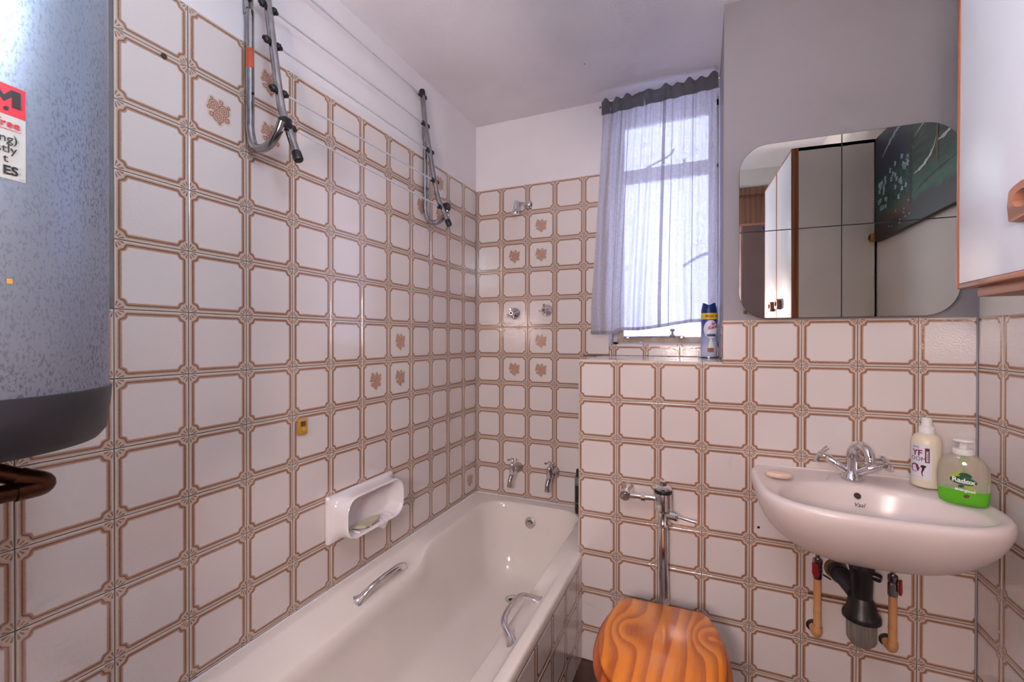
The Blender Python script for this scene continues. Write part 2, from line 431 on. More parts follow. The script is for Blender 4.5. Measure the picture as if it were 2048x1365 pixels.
def text2d(body, size, bold=0.0, shear=0.0, align='LEFT'):
    c = bpy.data.curves.new('lettering', 'FONT'); c.body = body; c.size = size; c.offset = bold; c.shear = shear; c.align_x = align; c.resolution_u = 3
    o = bpy.data.objects.new('lettering', c); COL.objects.link(o); dg = bpy.context.evaluated_depsgraph_get(); ev = o.evaluated_get(dg)
    me = ev.to_mesh(); v = [(p.co.x, p.co.y) for p in me.vertices]; f = [tuple(q.vertices) for q in me.polygons]; ev.to_mesh_clear()
    bpy.data.objects.remove(o); bpy.data.curves.remove(c)
    return v, f
def lettering(body, size, fn, g=None, **kw):  # fn(u, v) -> point
    v, f = text2d(body, size, **kw); g = g or G(); return g.add([fn(a, b) for a, b in v], f)

# ---------------------------------------------------------------- tiles
_TC = {}
GAP = .0017; TH = .006
def tile_mesh(u0, u1, v0, v1, mat):
    key = (round(u0, 3), round(u1, 3), round(v0, 3), round(v1, 3), mat.name)
    if key in _TC: return _TC[key]
    cu, cv = (u0 + u1) / 2, (v0 + v1) / 2
    a, b, c, d = (u0 - cu) * T + GAP / 2, (u1 - cu) * T - GAP / 2, (v0 - cv) * T + GAP / 2, (v1 - cv) * T - GAP / 2
    e = .0014; g = G()
    loft([[(a, c, -TH), (b, c, -TH), (b, d, -TH), (a, d, -TH)], [(a, c, -e), (b, c, -e), (b, d, -e), (a, d, -e)],
          [(a + e * .45, c + e * .45, -e * .35), (b - e * .45, c + e * .45, -e * .35), (b - e * .45, d - e * .45, -e * .35), (a + e * .45, d - e * .45, -e * .35)],
          [(a + e * 1.3, c + e * 1.3, 0), (b - e * 1.3, c + e * 1.3, 0), (b - e * 1.3, d - e * 1.3, 0), (a + e * 1.3, d - e * 1.3, 0)]], g, False, True)
    me = mesh_of('tile', g, mat, (0, 0, 0), 0, lambda p: ((p.x / T + cu), (p.y / T + cv)))
    _TC[key] = me; return me
def tiles(parent, O, U, V, pu, pv, region, flowers=(), skip=None, minw=.008, wob=.0005):
    O, U, V = Vector(O), Vector(U), Vector(V); N = U.cross(V); ua, ub, va, vb = region; n = 0
    for iu in range(math.floor((ua - pu) / T), math.ceil((ub - pu) / T)):
        for iv in range(math.floor((va - pv) / T), math.ceil((vb - pv) / T)):
            if skip and skip(iu, iv): continue
            x0, x1 = max(ua, pu + iu * T), min(ub, pu + (iu + 1) * T); y0, y1 = max(va, pv + iv * T), min(vb, pv + (iv + 1) * T)
            if x1 - x0 < minw or y1 - y0 < minw: continue
            me = tile_mesh((x0 - pu) / T - iu, (x1 - pu) / T - iu, (y0 - pv) / T - iv, (y1 - pv) / T - iv, M_FLOWER if (iu, iv) in flowers else M_TILE)
            o = bpy.data.objects.new('tile', me); COL.objects.link(o); o.parent = parent
            mt = Matrix((U, V, N)).transposed().to_4x4()
            mt = mt @ Matrix.Rotation(random.uniform(-.0022, .0022), 4, 'X') @ Matrix.Rotation(random.uniform(-.0022, .0022), 4, 'Y')
            mt.translation = O + U * ((x0 + x1) / 2) + V * ((y0 + y1) / 2) + N * (random.uniform(-wob, wob) - wob)
            o.matrix_local = mt; n += 1
    return n

rL = .4196; PVL = H + (rL - 1) * T; ZT_L = H + (rL + 5) * T            # rows of left and back wall, top of their tiling
rF = -.5644; PVF = H + (rF - 1) * T; ZT_F = H + (rF + 1) * T           # rows of the basin wall
PUL = -(11 + .9627) * T; PUB = .0176 * T; PUF = 4.6657 * T
ZLEDGE = 1.197

# ---------------------------------------------------------------- the room
fl = struct('floor', box(-.1, 2.05, -3.4, .2, -.1, 0), M_FLOOR, 'dark brown floor beside the bath and toilet', 'floor')
ce = struct('ceiling', box(-.1, 2.05, -3.4, .2, ZC, ZC + .1), M_CEIL, 'stippled off-white ceiling above the bath and window', 'ceiling')
part('ceiling_hole', lathe([(.004, -.0008), (.003, 0)], (.695, -.325, ZC - .0002), (0, 0, -1), 8), M_BLACKP, ce)  # black disc painted as the dark inside of a small hole
wl = struct('wall_left', box(-.12, -.004, -3.4, .2, 0, ZC), M_PLASTER, 'long wall beside the bath, patterned tiles below white plaster', 'wall')
part('grout', box(-.0045, -.0017, -2.17, -.0005, .40, ZT_L - .002), M_GROUT, wl, smooth=0)
y1 = PUL + T
part('bare_strip', box(-.0045, .0004, -2.168, y1 - .001, PVL + T + .001, 2.1), M_RAW, wl, 'bare grey cement behind the water heater', smooth=0)
FL = {(2, 4), (3, 5), (3, 4), (7, 0), (7, -1), (6, -1), (9, 5), (8, 4), (9, 4), (11, -5)}
tiles(wl, (0, 0, 0), (0, 1, 0), (0, 0, 1), PUL, PVL, (-2.168, -.001, .405, ZT_L), FL, lambda u, v: u < 1 and v > 0)
part('wall_plug', lathe([(.006, 0), (.0065, .003), (.004, .0045), (.0005, .003)], (.0, -1.569, 1.943), (1, 0, 0), 12), M_DIRT_SHADE, wl, 'brown plug in a drilled hole')

wb_ = G(); box(-.12, .741, .004, .2, 0, ZC, g=wb_); box(1.232, 2.05, .004, .2, 0, ZC, g=wb_); box(.741, 1.232, .004, .2, 0, 1.246, g=wb_); box(.741, 1.232, .004, .2, 2.41, ZC, g=wb_)
wk = struct('wall_back', wb_, M_PLASTER, 'end wall with the window and shower fittings, patterned tiles', 'wall')
gb = G(); box(.0005, .712, .0015, .0042, .40, ZT_L - .002, g=gb); box(.712, .7405, .0015, .0042, ZLEDGE, ZT_L - .002, g=gb); box(.741, 1.232, .0015, .0042, ZLEDGE, 1.246, g=gb)
part('grout', gb, M_GROUT, wk, smooth=0)
FB = {(2, 4), (2, 3), (1, 3), (2, 0), (1, -1), (2, -1)}
tiles(wk, (0, 0, 0), (1, 0, 0), (0, 0, 1), PUB, PVL, (.0005, .7095, .405, ZT_L), FB, lambda u, v: u >= 4 and v >= 0)
tiles(wk, (0, 0, 0), (1, 0, 0), (0, 0, 1), PUB, PVL, (.6, .7405, ZLEDGE, ZT_L), (), lambda u, v: u < 4)
tiles(wk, (0, 0, 0), (1, 0, 0), (0, 0, 1), PUB, 1.247 - T, (.7415, 1.2315, ZLEDGE, 1.247))
tiles(wk, (.741, 0, 0), (0, 1, 0), (0, 0, 1), .10 - T, PVL, (.0, .10, 1.252, 2.40))
tiles(wk, (0, 0, 1.252), (1, 0, 0), (0, 1, 0), PUB, .10 - T, (.7415, 1.2315, 0, .10))

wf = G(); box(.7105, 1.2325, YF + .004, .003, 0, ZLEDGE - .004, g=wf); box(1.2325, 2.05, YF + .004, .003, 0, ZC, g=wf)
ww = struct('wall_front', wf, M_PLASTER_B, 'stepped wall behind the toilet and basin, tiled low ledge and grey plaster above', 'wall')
gb = G(); box(.7108, 1.2325, YF + .0017, YF + .0045, 0, ZLEDGE - .002, g=gb); box(1.2325, XR, YF + .0017, YF + .0045, 0, ZT_F - .002, g=gb)
box(.7108, 1.2325, YF + .002, .001, ZLEDGE - .0045, ZLEDGE - .0018, g=gb); box(1.2298, 1.2326, YF + .002, .001, ZLEDGE, ZT_F - .002, g=gb)
part('grout', gb, M_GROUT, ww, smooth=0)
tiles(ww, (0, YF, 0), (1, 0, 0), (0, 0, 1), PUF, PVF, (.7097, XR - .001, 0, PVF + T))
tiles(ww, (0, YF, 0), (1, 0, 0), (0, 0, 1), PUF, PVF, (1.2318, XR - .001, PVF + T - .0004, ZT_F), (), lambda u, v: v < 1, minw=.012)
tiles(ww, (0, 0, ZLEDGE), (1, 0, 0), (0, 1, 0), PUF, YF, (.7097, 1.2315, YF + .0005, -.001))
tiles(ww, (1.2290, 0, 0), (0, -1, 0), (0, 0, 1), 0, PVF, (.001, -YF - .001, ZLEDGE, ZT_F))
part('drill_hole', lathe([(.0045, 0), (.0045, .0006), (.001, .0007)], (1.345, YF - .0004, .63), (0, -1, 0), 10), M_BLACKP, ww)
part('dirty_joint', box(1.49, 1.72, YF - .0012, YF + .001, .4325, .4395, .0006), M_DIRT_SHADE, ww, 'grimy stained joint behind the waste trap')

wr = struct('wall_right', box(XR + .004, XR + .13, -3.4, .2, 0, ZC), M_PLASTER_R, 'right hand wall with tiles below cream plaster', 'wall')
part('grout', box(XR + .0017, XR + .0045, -2.168, YF, 0, ZT_F), M_GROUT, wr, smooth=0)
tiles(wr, (XR, 0, 0), (0, -1, 0), (0, 0, 1), -YF + (.788 - 1) * T, H + (-.5537 - 1) * T, (-YF + .002, 2.168, 0, H + (-.5537 + 1) * T))
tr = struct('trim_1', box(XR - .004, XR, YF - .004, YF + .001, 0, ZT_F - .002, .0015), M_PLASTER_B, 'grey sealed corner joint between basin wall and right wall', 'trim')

g = G(); box(.7045, .722, YF - 1.24, YF + .003, 0, .378, g=g)
bp = struct('wall_side', g, M_RAW, 'tiled panel along the side of the bath', 'wall')
part('grout', box(.7215, .7245, YF - 1.23, YF, 0, .383), M_GROUT, bp, smooth=0)
tiles(bp, (.7265, 0, 0), (0, 1, 0), (0, 0, 1), -.542 - 10 * T, .118 - T, (YF - 1.23, YF - .001, 0, .3825))

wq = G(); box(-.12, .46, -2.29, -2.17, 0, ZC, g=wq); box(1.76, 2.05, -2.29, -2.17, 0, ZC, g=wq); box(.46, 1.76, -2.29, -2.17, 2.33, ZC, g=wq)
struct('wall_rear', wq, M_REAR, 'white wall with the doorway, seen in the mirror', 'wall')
df = struct('door_1', G().add(*(lambda q: (q.v, q.f))(box(.46, .50, -2.30, -2.16, 0, 2.33))), M_DOORW, 'brown timber door frame seen in the mirror', 'door frame')
part('jamb', box(1.72, 1.76, -2.30, -2.16, 0, 2.33), M_DOORW, df, smooth=0); part('lintel', box(.50, 1.72, -2.30, -2.155, 2.285, 2.335), M_DOORW, df, smooth=0)
part('transom', box(.50, 1.72, -2.26, -2.20, 2.10, 2.285), M_DOORW, df, smooth=0)
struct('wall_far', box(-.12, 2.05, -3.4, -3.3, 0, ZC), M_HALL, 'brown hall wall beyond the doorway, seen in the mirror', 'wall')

# window
FY0, FY1 = .095, .135
win = bpy.data.objects.new('window_1', None); COL.objects.link(win); reg(win, (0, 0, 0)); win['kind'] = 'structure'; win['label'] = 'painted casement window with obscured glass above the tiled ledge'; win['category'] = 'window'
x0, x1, z0, z1 = .743, 1.231, 1.250, 2.405
g = G(); box(x0, x0 + .026, FY0, FY1, z0, z1, .002, g); box(x1 - .018, x1, FY0, FY1, z0, z1, .002, g); box(x0, x1, FY0, FY1, z1 - .03, z1, .002, g); box(x0, x1, FY0, FY1, z0, z0 + .014, .002, g); box(x0, x1, FY0, FY1, 2.085, 2.105, .002, g)
part('frame', g, M_FRAMEW, win)
def sash(a, b, c, d):
    g = G(); t = .027
    box(a, a + t, FY0 - .008, FY1 - .006, c, d, .003, g); box(b - t, b, FY0 - .008, FY1 - .006, c, d, .003, g); box(a + t, b - t, FY0 - .008, FY1 - .006, c, c + t, .003, g); box(a + t, b - t, FY0 - .008, FY1 - .006, d - t, d, .003, g)
    s = part('sash', g, M_FRAME, win)
    part('pane', box(a + t - .004, b - t + .004, FY0 + .014, FY0 + .018, c + t - .004, d - t + .004), M_GLASS, s, 'obscured glass pane', smooth=0)
    return s
s1 = sash(.767, 1.214, 1.262, 2.092); s2 = sash(.767, 1.214, 2.100, 2.376)
hg = tube(spl([(1.199, .082, 1.672), (1.185, .06, 1.676), (1.165, .052, 1.672), (1.12, .05, 1.65), (1.078, .05, 1.622)], 5), [.008, .007], 10); box(1.192, 1.208, .066, .09, 1.645, 1.695, .003, hg)
part('fastener_handle', hg, M_FRAMEW, s1)
g = tube(spl([(.885, .075, 2.112), (.95, .065, 2.135), (1.02, .06, 2.165), (1.035, .06, 2.19)], 5), .005, 8); box(.87, .90, .068, .09, 2.10, 2.12, .002, g); box(1.075, 1.087, .07, .09, 2.118, 2.14, .002, g)
part('stay', g, M_FRAME, s2)
g = tube([(.80, .075, 1.287), (1.075, .072, 1.291)], .0045, 8); box(.80, .83, .066, .09, 1.278, 1.292, .003, g); box(1.06, 1.085, .066, .09, 1.278, 1.294, .003, g)
lathe([(.012, 0), (.014, .012), (.006, .020), (.005, .028), (.012, .032), (.014, .038), (.010, .043)], (1.03, .072, 1.285), (0, 0, 1), 12, g)
part('casement_stay', g, M_CHROME_D, s1)
g = G(); rr = random.Random(3)
for k in range(9): lathe([(.004, -.003), (.006, 0), (.003, .004)], (.80 + k * .011 + rr.uniform(-.003, .003), .078 + rr.uniform(-.006, .004), 1.279), (0, 0, 1), 7, g)
part('peeling_paint', g, M_FRAME, win)
solo('paint_flake', lathe([(.009, 0), (.011, .004), (.006, .010), (.001, .012)], (.885, .05, 1.2525), (0, 0, 1), 9), M_FRAMEW, 'crumbs of peeled paint lying on the window sill', 'paint flakes', (.885, .05, 1.2525))

# ---------------------------------------------------------------- bathtub
RZ = .422
BX0, BX1, BY0, BY1 = .001, .726, -1.70, -.001
def ss(v, a, b):
    t = min(1, max(0, (v - a) / (b - a))); return t * t * (3 - 2 * t)
def dipw(x, y):
    return ss(y, -.655, -.70) * ss(y, -1.60, -1.48) * ss(abs(x - .375), .15, .20)
def tubring(x0, x1, y0, y1, r, z, dip=0.0, inx=0.0):
    out = []
    for x, y in rrect(x0, x1, y0, y1, r, 9, 22):
        w = dipw(x, y); sgn = 1 if x < .37 else -1
        out.append((x + sgn * inx * w, y, z - dip * w))
    return out
rings = [tubring(BX0 + .02, BX1 - .012, BY0 + .02, BY1 - .02, .01, .380), tubring(BX0, BX1 + .002, BY0, BY1, .008, .384), tubring(BX0, BX1, BY0, BY1, .008, .405), tubring(BX0, BX1 - .001, BY0, BY1, .009, .416), tubring(BX0 + .002, BX1 - .006, BY0 + .006, BY1 - .001, .010, .4218),
         tubring(BX0 + .006, BX1 - .014, BY0 + .014, BY1 - .004, .014, RZ + .0005),
         tubring(.040, .692, -1.655, -.036, .05, RZ, .001), tubring(.046, .687, -1.650, -.042, .055, RZ - .001, .003),
         tubring(.052, .682, -1.645, -.046, .06, RZ - .0012, .010), tubring(.075, .662, -1.637, -.054, .085, RZ - .0015, .024), tubring(.106, .636, -1.626, -.060, .12, RZ - .002, .044, .024), tubring(.110, .632, -1.624, -.062, .122, RZ - .003, .046, .027), tubring(.114, .629, -1.622, -.064, .125, RZ - .006, .050, .028),
         tubring(.120, .623, -1.616, -.069, .128, RZ - .016, .054, .028), tubring(.128, .615, -1.60, -.074, .13, RZ - .05, .046, .024),
         tubring(.140, .604, -1.56, -.084, .13, .300, .01, .006), tubring(.158, .588, -1.48, -.102, .13, .205), tubring(.178, .570, -1.39, -.128, .125, .125), tubring(.20, .548, -1.32, -.165, .115, .085), tubring(.235, .512, -1.26, -.215, .10, .066), tubring(.29, .455, -1.15, -.30, .07, .060)]
bt = thing('bathtub', 'long white enamel bathtub with two chrome grip handles', 'bathtub', (.365, -.85, 0))
part('tub', loft(rings, None, False, True), M_ENAMEL, bt, smooth=60, sub=1)
g = G(); box(.02, .698, -1.68, -.02, .0, .02, .004, g); part('base', g, M_RAW, bt)
def grip(sx, xe, xm):
    g = G(); zf = .386
    p = spl([(xe, -1.035, zf), (xe + sx * .012, -1.022, zf + .014), (xm, -.990, zf + .040), (xm + sx * .006, -.915, zf + .048), (xm, -.845, zf + .040), (xe + sx * .012, -.808, zf + .014), (xe, -.795, zf)], 6)
    n = len(p); r = [.0098 + .0135 * abs(2 * i / (n - 1) - 1) ** 3 for i in range(n)]
    return tube(p, r, 12)
part('grip_handle', grip(1, .096, .126), M_CHROME, bt, 'chrome grip handle'); part('grip_handle', grip(-1, .668, .620), M_CHROME, bt, 'chrome grip handle')
ov = part('overflow', lathe([(.026, 0), (.027, .004), (.022, .007), (.017, .0075), (.001, .0075)], (.357, -.0845, .338), (0, -1, .18), 24), M_SATIN, bt, 'chrome overflow rosette')
g = G()
for k in range(6): lathe([(.0042, 0), (.0042, .0006)], Vector((.357, -.0923, .3395)) + Vector((math.cos(k * PI / 3 + .3) * .0105, -math.sin(k * PI / 3 + .3) * .0019, math.sin(k * PI / 3 + .3) * .0105)), (0, -1, .18), 10, g)
part('slots', g, M_BLACKP, ov)
dr = part('drain', lathe([(.034, 0), (.034, .003), (.022, .004), (.019, -.004), (.018, -.02)], (.352, -.305, .0615), (0, 0, 1), 24, None, True, False), M_SATIN, bt, 'chrome drain ring')
part('drain_hole', lathe([(.020, 0), (.001, .0005)], (.352, -.305, .0625), (0, 0, 1), 16), M_BLACKP, dr)
g = tube([(.0045, -1.69, .4225), (.0045, -.9, .4225), (.0045, -.012, .4225), (.007, -.007, .4225), (.012, -.0045, .4225), (.3, -.0045, .4225), (.705, -.0045, .4225)], .0035, 6)
part('sealant_bead', g, M_PLASTER, bt)

# ---------------------------------------------------------------- soap dish on the left wall
sd = thing('soap_dish', 'large white ceramic soap dish on the tiled wall above the bath', 'soap dish', (0, -.912, .578))
def dr_(y0, y1, z0, z1, r, x, n=0): return [(x, y, z) for y, z in rrect(y0, y1, z0, z1, r, 7, 8)]
y0, y1, z0, z1 = -1.083, -.741, .578, .741
R_ = [dr_(y0, y1, z0, z1, .006, .0006), dr_(y0, y1, z0, z1, .008, .010), dr_(y0 + .004, y1 - .004, z0 + .004, z1 - .004, .010, .014), dr_(y0 + .010, y1 - .010, z0 + .008, z1 - .006, .03, .017), dr_(y0 + .017, y1 - .013, z0 + .012, z1 - .008, .045, .030),
      dr_(y0 + .020, y1 - .016, z0 + .012, z1 - .008, .05, .060), dr_(y0 + .020, y1 - .016, z0 + .010, z1 - .006, .05, .074), dr_(y0 + .023, y1 - .019, z0 + .013, z1 - .009, .048, .079), dr_(y0 + .026, y1 - .022, z0 + .016, z1 - .012, .046, .077),
      dr_(y0 + .030, y1 - .026, z0 + .020, z1 - .016, .042, .062), dr_(y0 + .034, y1 - .030, z0 + .022, z1 - .020, .036, .025), dr_(y0 + .050, y1 - .046, z0 + .034, z1 - .036, .02, .012)]
part('body', loft(R_, None, True, True), M_CERAMIC, sd, smooth=60)
part('drip_lip', prism([(-.905, .594), (-.862, .594), (-.872, .580), (-.884, .573), (-.896, .580)], lambda u, v, w: (.064 + w, u, v), .020), M_CERAMIC, sd)
for k in range(4): part('ridge', box(.030, .072, -1.0 + k * .058, -.994 + k * .058, .598, .6055, .002), M_CERAMIC, sd)
solo('soap_remnant', prism([(-1.00, .028), (-.97, .072), (-.90, .070), (-.868, .050), (-.90, .030), (-.95, .026)], lambda u, v, w: (v, u, .606 + w), .010), M_CREAMSOAP, 'thin worn slab of yellowish soap inside the white wall dish', 'soap', (.05, -.93, .606))

# yellow hook
hk = thing('adhesive_hook', 'small yellow plastic hook stuck to a tile above the soap dish', 'hook', (0, -1.178, .974))
g = box(.0002, .007, -1.197, -1.160, .974, 1.023, .0028); part('plate', g, M_YELLOW, hk)
part('prong', tube(spl([(.006, -1.178, .992), (.013, -1.178, .986), (.018, -1.178, .988), (.020, -1.178, .998)], 5), .0042, 8), M_YELLOW, hk)
part('recess_shade', prism([(-1.188, 1.000), (-1.169, 1.000), (-1.169, 1.016), (-1.188, 1.016)], lambda u, v, w: (.0068 + w, u, v), .0006), M_DIRT_SHADE, hk, 'flat dark patch painted as keyhole shade')  # flat patch, the keyhole's shade is put into its brown

# ---------------------------------------------------------------- water heater
hx, hy, hr = .22, -1.984, .19
wh = thing('water_heater', 'galvanised steel water heater drum with a black base and red-banded sticker', 'water heater', (hx, hy, 1.10))
part('drum', lathe([(hr - .002, 1.195), (hr, 1.199), (hr, 2.05), (hr - .01, 2.08), (.05, 2.10)], (hx, hy, 0), (0, 0, 1), 72), M_GALV, wh, smooth=35)
part('base_cap', lathe([(.05, 1.118), (.14, 1.122), (.178, 1.128), (.187, 1.14), (hr + .0025, 1.19), (hr + .003, 1.204), (hr + .001, 1.205)], (hx, hy, 0), (0, 0, 1), 72), M_BLACKR, wh, 'black moulded base cap', smooth=35)
for z in (1.35, 1.85): part('wall_bracket', box(.0005, .035, -2.05, -1.92, z, z + .05, .002), M_STEEL, wh)
def hc(a0, R=hr + .0006): return lambda u, v: (hx + R * math.cos(a0 + u / R), hy + R * math.sin(a0 + u / R), v)
A_R = math.radians(12.3); SW = .15
def hpatch(u0, u1, v0, v1, R, n=14):
    f = hc(A_R, R); v = []; q = []
    for i in range(n + 1):
        u = u0 + (u1 - u0) * i / n; v += [f(u, v0), f(u, v1)]
        if i: q.append((2 * i - 2, 2 * i, 2 * i + 1, 2 * i - 1))
    return G().add(v, q)
st = part('sticker', hpatch(-SW, 0, 1.468, 1.580, hr + .0005), M_STICK, wh, 'grey label with red band and black lettering', smooth=60)
part('red_band', hpatch(-SW, 0, 1.544, 1.580, hr + .0008), M_REDP, st, smooth=60)
g = G(); F_ = hc(A_R, hr + .0013)
def ht(body, size, right, z, **kw):
    v, f = text2d(body, size, align='RIGHT', **kw); g.add([F_(u - right, w + z) for u, w in v], f)
MP = [(0, 0), (.26, 0), (.26, .62), (.5, .2), (.74, .62), (.74, 0), (1, 0), (1, 1), (.72, 1), (.5, .58), (.28, 1), (0, 1)]
g.add([F_(-.005 - .030 * (1 - a), 1.5545 + .0205 * b) for a, b in MP], [(0, 1, 2, 10, 11), (2, 3, 9, 10), (3, 4, 8, 9), (4, 5, 6, 7, 8)]); ht('e', .010, .0165, 1.549, bold=.0003, shear=.3)
ht('ng)', .0138, .0075, 1.5115); ht('stly', .0138, .0085, 1.499); ht('t', .0138, .0165, 1.4875); ht('ES', .0145, .0075, 1.4735, bold=.0004); ht('----', .004, .002, 1.4695)
part('lettering', g, M_BLACKP, st, smooth=0)
g = G(); ht('free', .0132, .0055, 1.5295, bold=.0002); f3 = hpatch(-.06, -.0045, 1.5265, 1.5272, hr + .0013); g.add(f3.v, f3.f)
part('red_lettering', g, M_REDP, st, smooth=0)
part('tape_scrap', hpatch(-.018, -.0125, 1.343, 1.349, hr + .0006, 3), M_YELLOW, wh, smooth=0)
part('inlet_pipe', tube(spl([(.215, -1.985, 1.121), (.222, -1.955, 1.105), (.236, -1.915, 1.084), (.248, -1.884, 1.066)], 5), .0128, 14), M_COPPER, wh, 'brown copper pipe')
g = tube(spl([(.243, -1.897, 1.073), (.248, -1.884, 1.066), (.2505, -1.873, 1.060), (.2505, -1.875, 1.0555), (.2505, -1.888, 1.0545), (.2505, -1.902, 1.0545)], 5), .0152, 14)
part('elbow', g, M_COPPER, wh, 'soldered copper elbow')
part('outlet_pipe', tube([(.2505, -1.895, 1.0545), (.2505, -2.0, 1.0535), (.2505, -2.12, 1.052)], .0128, 14), M_COPPER, wh)

# ---------------------------------------------------------------- drying rack
rk = thing('drying_rack', 'folding chrome clothes drying rack with thin rods fixed high above the bath', 'drying rack', (0, -.94, 1.75))
def bracket(y, top):
    p = spl([(.0125, y, top - .05), (.0125, y, 2.05), (.0125, y, 1.90), (.0135, y, 1.855), (.028, y, 1.812), (.060, y, 1.797), (.095, y, 1.806), (.122, y, 1.832), (.137, y, 1.858)], 6)
    g = tube(p, .0112, 14)
    box(.002, .012, y - .013, y + .013, top - .06, top, .003, g)
    b = part('wall_bracket', g, M_STEEL, rk, 'bent chrome wall bracket')
    part('screw', lathe([(.005, 0), (.005, .003), (.002, .004)], (.0120, y, top - .018), (1, 0, 0), 10), M_COPPER, b); part('screw', lathe([(.004, 0), (.004, .003), (.001, .004)], (.0232, y, 1.955), (1, 0, 0), 10), M_COPPER, b)
    return b
b1 = bracket(-1.361, 2.235); b2 = bracket(-.516, 2.235)
part('brand_sticker', G().add([(.0125 + .0117 * math.cos(a), -1.361 + .0117 * math.sin(a), z) for z in (2.026, 2.079) for a in (-1.6, -1.1, -.6, -.1, .4)], [(i, i + 1, i + 6, i + 5) for i in range(4)]), M_ORANGE, b1, 'orange paper sticker', smooth=60)
def arm(y, pts, ysgn, zs, ends):
    a = part('arm', tube(spl([(x, y, z) for x, z in pts], 6), .0108, 14), M_STEEL, rk, 'inclined chrome arm')
    for end in ends:
        d = (Vector((end[1][0], y, end[1][1])) - Vector((end[0][0], y, end[0][1]))).normalized(); e = Vector((end[1][0], y, end[1][1]))
        part('end_cap', lathe([(.0125, -.018), (.013, .004), (.011, .008)], e, d, 14), M_BLACK, a)
    for (x, z) in zs:
        for s, o in ((1, .010), (-1, .010)):
            part('knob', lathe([(.008, 0), (.0105, .004), (.0105, .010), (.007, .013), (.006, .018), (.002, .021)], (x, y + s * o, z), (0, s, 0), 10), M_BLACK, a)
    return a
NA = [(.038, 2.375), (.046, 2.30), (.053, 2.211), (.085, 2.018), (.100, 1.937), (.110, 1.897), (.140, 1.829), (.168, 1.763)]
NF = [(.005 + .008, 2.38), (.0295, 2.23), (.052, 2.109), (.079, 1.973), (.097, 1.894), (.124, 1.837), (.151, 1.777)]
nk = [(.042, 2.335), (.055, 2.200), (.072, 2.096), (.096, 1.958), (.128, 1.856)]
fk = [(.014, 2.362), (.0295, 2.23), (.052, 2.109), (.079, 1.973), (.113, 1.852)]
ya, yb = -1.337, -.540
arm(ya, NA, 1, nk, [(NA[-2], NA[-1]), (NA[1], NA[0])]); arm(yb, NF, -1, fk, [(NF[-2], NF[-1]), (NF[1], NF[0])])
for (a, b) in zip(nk, fk):
    part('rod', tube([(a[0], ya + .008, a[1]), (b[0], yb - .008, b[1])], .0032, 8), M_WIRE, rk)
for y, s in ((-1.349, 1), (-.528, -1)):
    part('pivot_block', box(.120, .146, y - .013, y + .013, 1.842, 1.872, .004), M_BLACK, rk, 'black pivot block')

# ---------------------------------------------------------------- shower fittings and bath taps on the back wall
sh = thing('wall_shower', 'small chrome shower head on the back wall near the ceiling', 'shower head', (.311, 0, 1.95))
part('flange', lathe([(.024, .0008), (.025, .004), (.019, .012), (.011, .018)], (.311, 0, 1.991), (0, -1, 0), 20), M_CHROME, sh)
part('arm', tube(spl([(.311, -.012, 1.991), (.300, -.035, 1.990), (.281, -.058, 1.985), (.272, -.064, 1.982)], 5), .0085, 12), M_CHROME, sh)
part('rose', lathe([(.011, .016), (.013, .010), (.012, -.002), (.015, -.010), (.014, -.022), (.018, -.036), (.021, -.046), (.020, -.050), (.002, -.050)], (.270, -.066, 1.980), (.10, .02, 1), 20), M_CHROME, sh)
def valve(x, z, mat, label, rot):
    v = thing('shower_valve', label, 'valve handle', (x, 0, z - .03), 'shower valve handles')
    part('flange', lathe([(.030, .0008), (.032, .004), (.028, .012), (.018, .024), (.014, .030)], (x, 0, z), (0, -1, 0), 24), M_CHROME, v)
    g = lathe([(.013, .026), (.015, .034), (.013, .048), (.010, .052)], (x, 0, z), (0, -1, 0), 16)
    for k in range(4):
        a = rot + k * PI / 2; d = Vector((math.cos(a), 0, math.sin(a)))
        tube([Vector((x, -.038, z)) + d * .008, Vector((x, -.040, z)) + d * .022, Vector((x, -.043, z)) + d * .031], [.0062, .0045], 8, g)
    h = part('handle', g, M_CHROME, v)
    part('marker_dot', lathe([(.0065, 0), (.006, .0015), (.001, .0018)], (x, -.0522, z), (0, -1, 0), 12), mat, h)
valve(.234, 1.414, M_BLUE, 'chrome shower valve handle with a blue dot on the back wall', .4)
valve(.416, 1.426, M_RED, 'chrome shower valve handle with a red dot on the back wall', .1)
def bath_tap(x, z, label):
    t = thing('bath_tap', label, 'tap', (x, 0, z - .08), 'taps above the end of the bath')
    bx = x - .003
    part('flange', lathe([(.027, .0008), (.027, .004), (.021, .030), (.017, .045)], (x, 0, z), (0, -1, 0), 20), M_CHROME_D, t)
    g = lathe([(.012, .044), (.015, .048), (.015, .056), (.011, .060), (.011, .085)], (x, 0, z), (0, -1, 0), 16)
    lathe([(.009, -.024), (.0135, -.016), (.0150, .0), (.0145, .036), (.012, .042), (.006, .044), (.006, .056)], (x, -.088, z), (0, 0, 1), 16, g)
    part('body', g, M_CHROME, t)
    part('spout', tube(spl([(x, -.088, z - .012), (x - .002, -.102, z - .026), (x - .004, -.112, z - .044), (x - .004, -.115, z - .066)], 5), [.0115, .0095], 12), M_CHROME_D, t)
    part('nozzle', lathe([(.0115, 0), (.0125, .003), (.0125, .011), (.010, .013)], (x - .004, -.115, z - .074), (0, 0, 1), 14), M_CHROME_D, t)
    g = lathe([(.008, 0), (.011, .006), (.010, .014), (.004, .017)], (x, -.088, z + .054), (0, 0, 1), 14)
    for k in range(4):
        a = .5 + k * PI / 2; d = Vector((math.cos(a), math.sin(a), 0)); c = Vector((x, -.088, z + .061))
        tube([c + d * .006, c + d * .014, c + d * .0165, c + d * .021, c + d * .0255, c + d * .027], [.0040, .0034, .0048, .0066, .0048, .001], 8, g)
    part('cross_handle', g, M_CHROME, t)
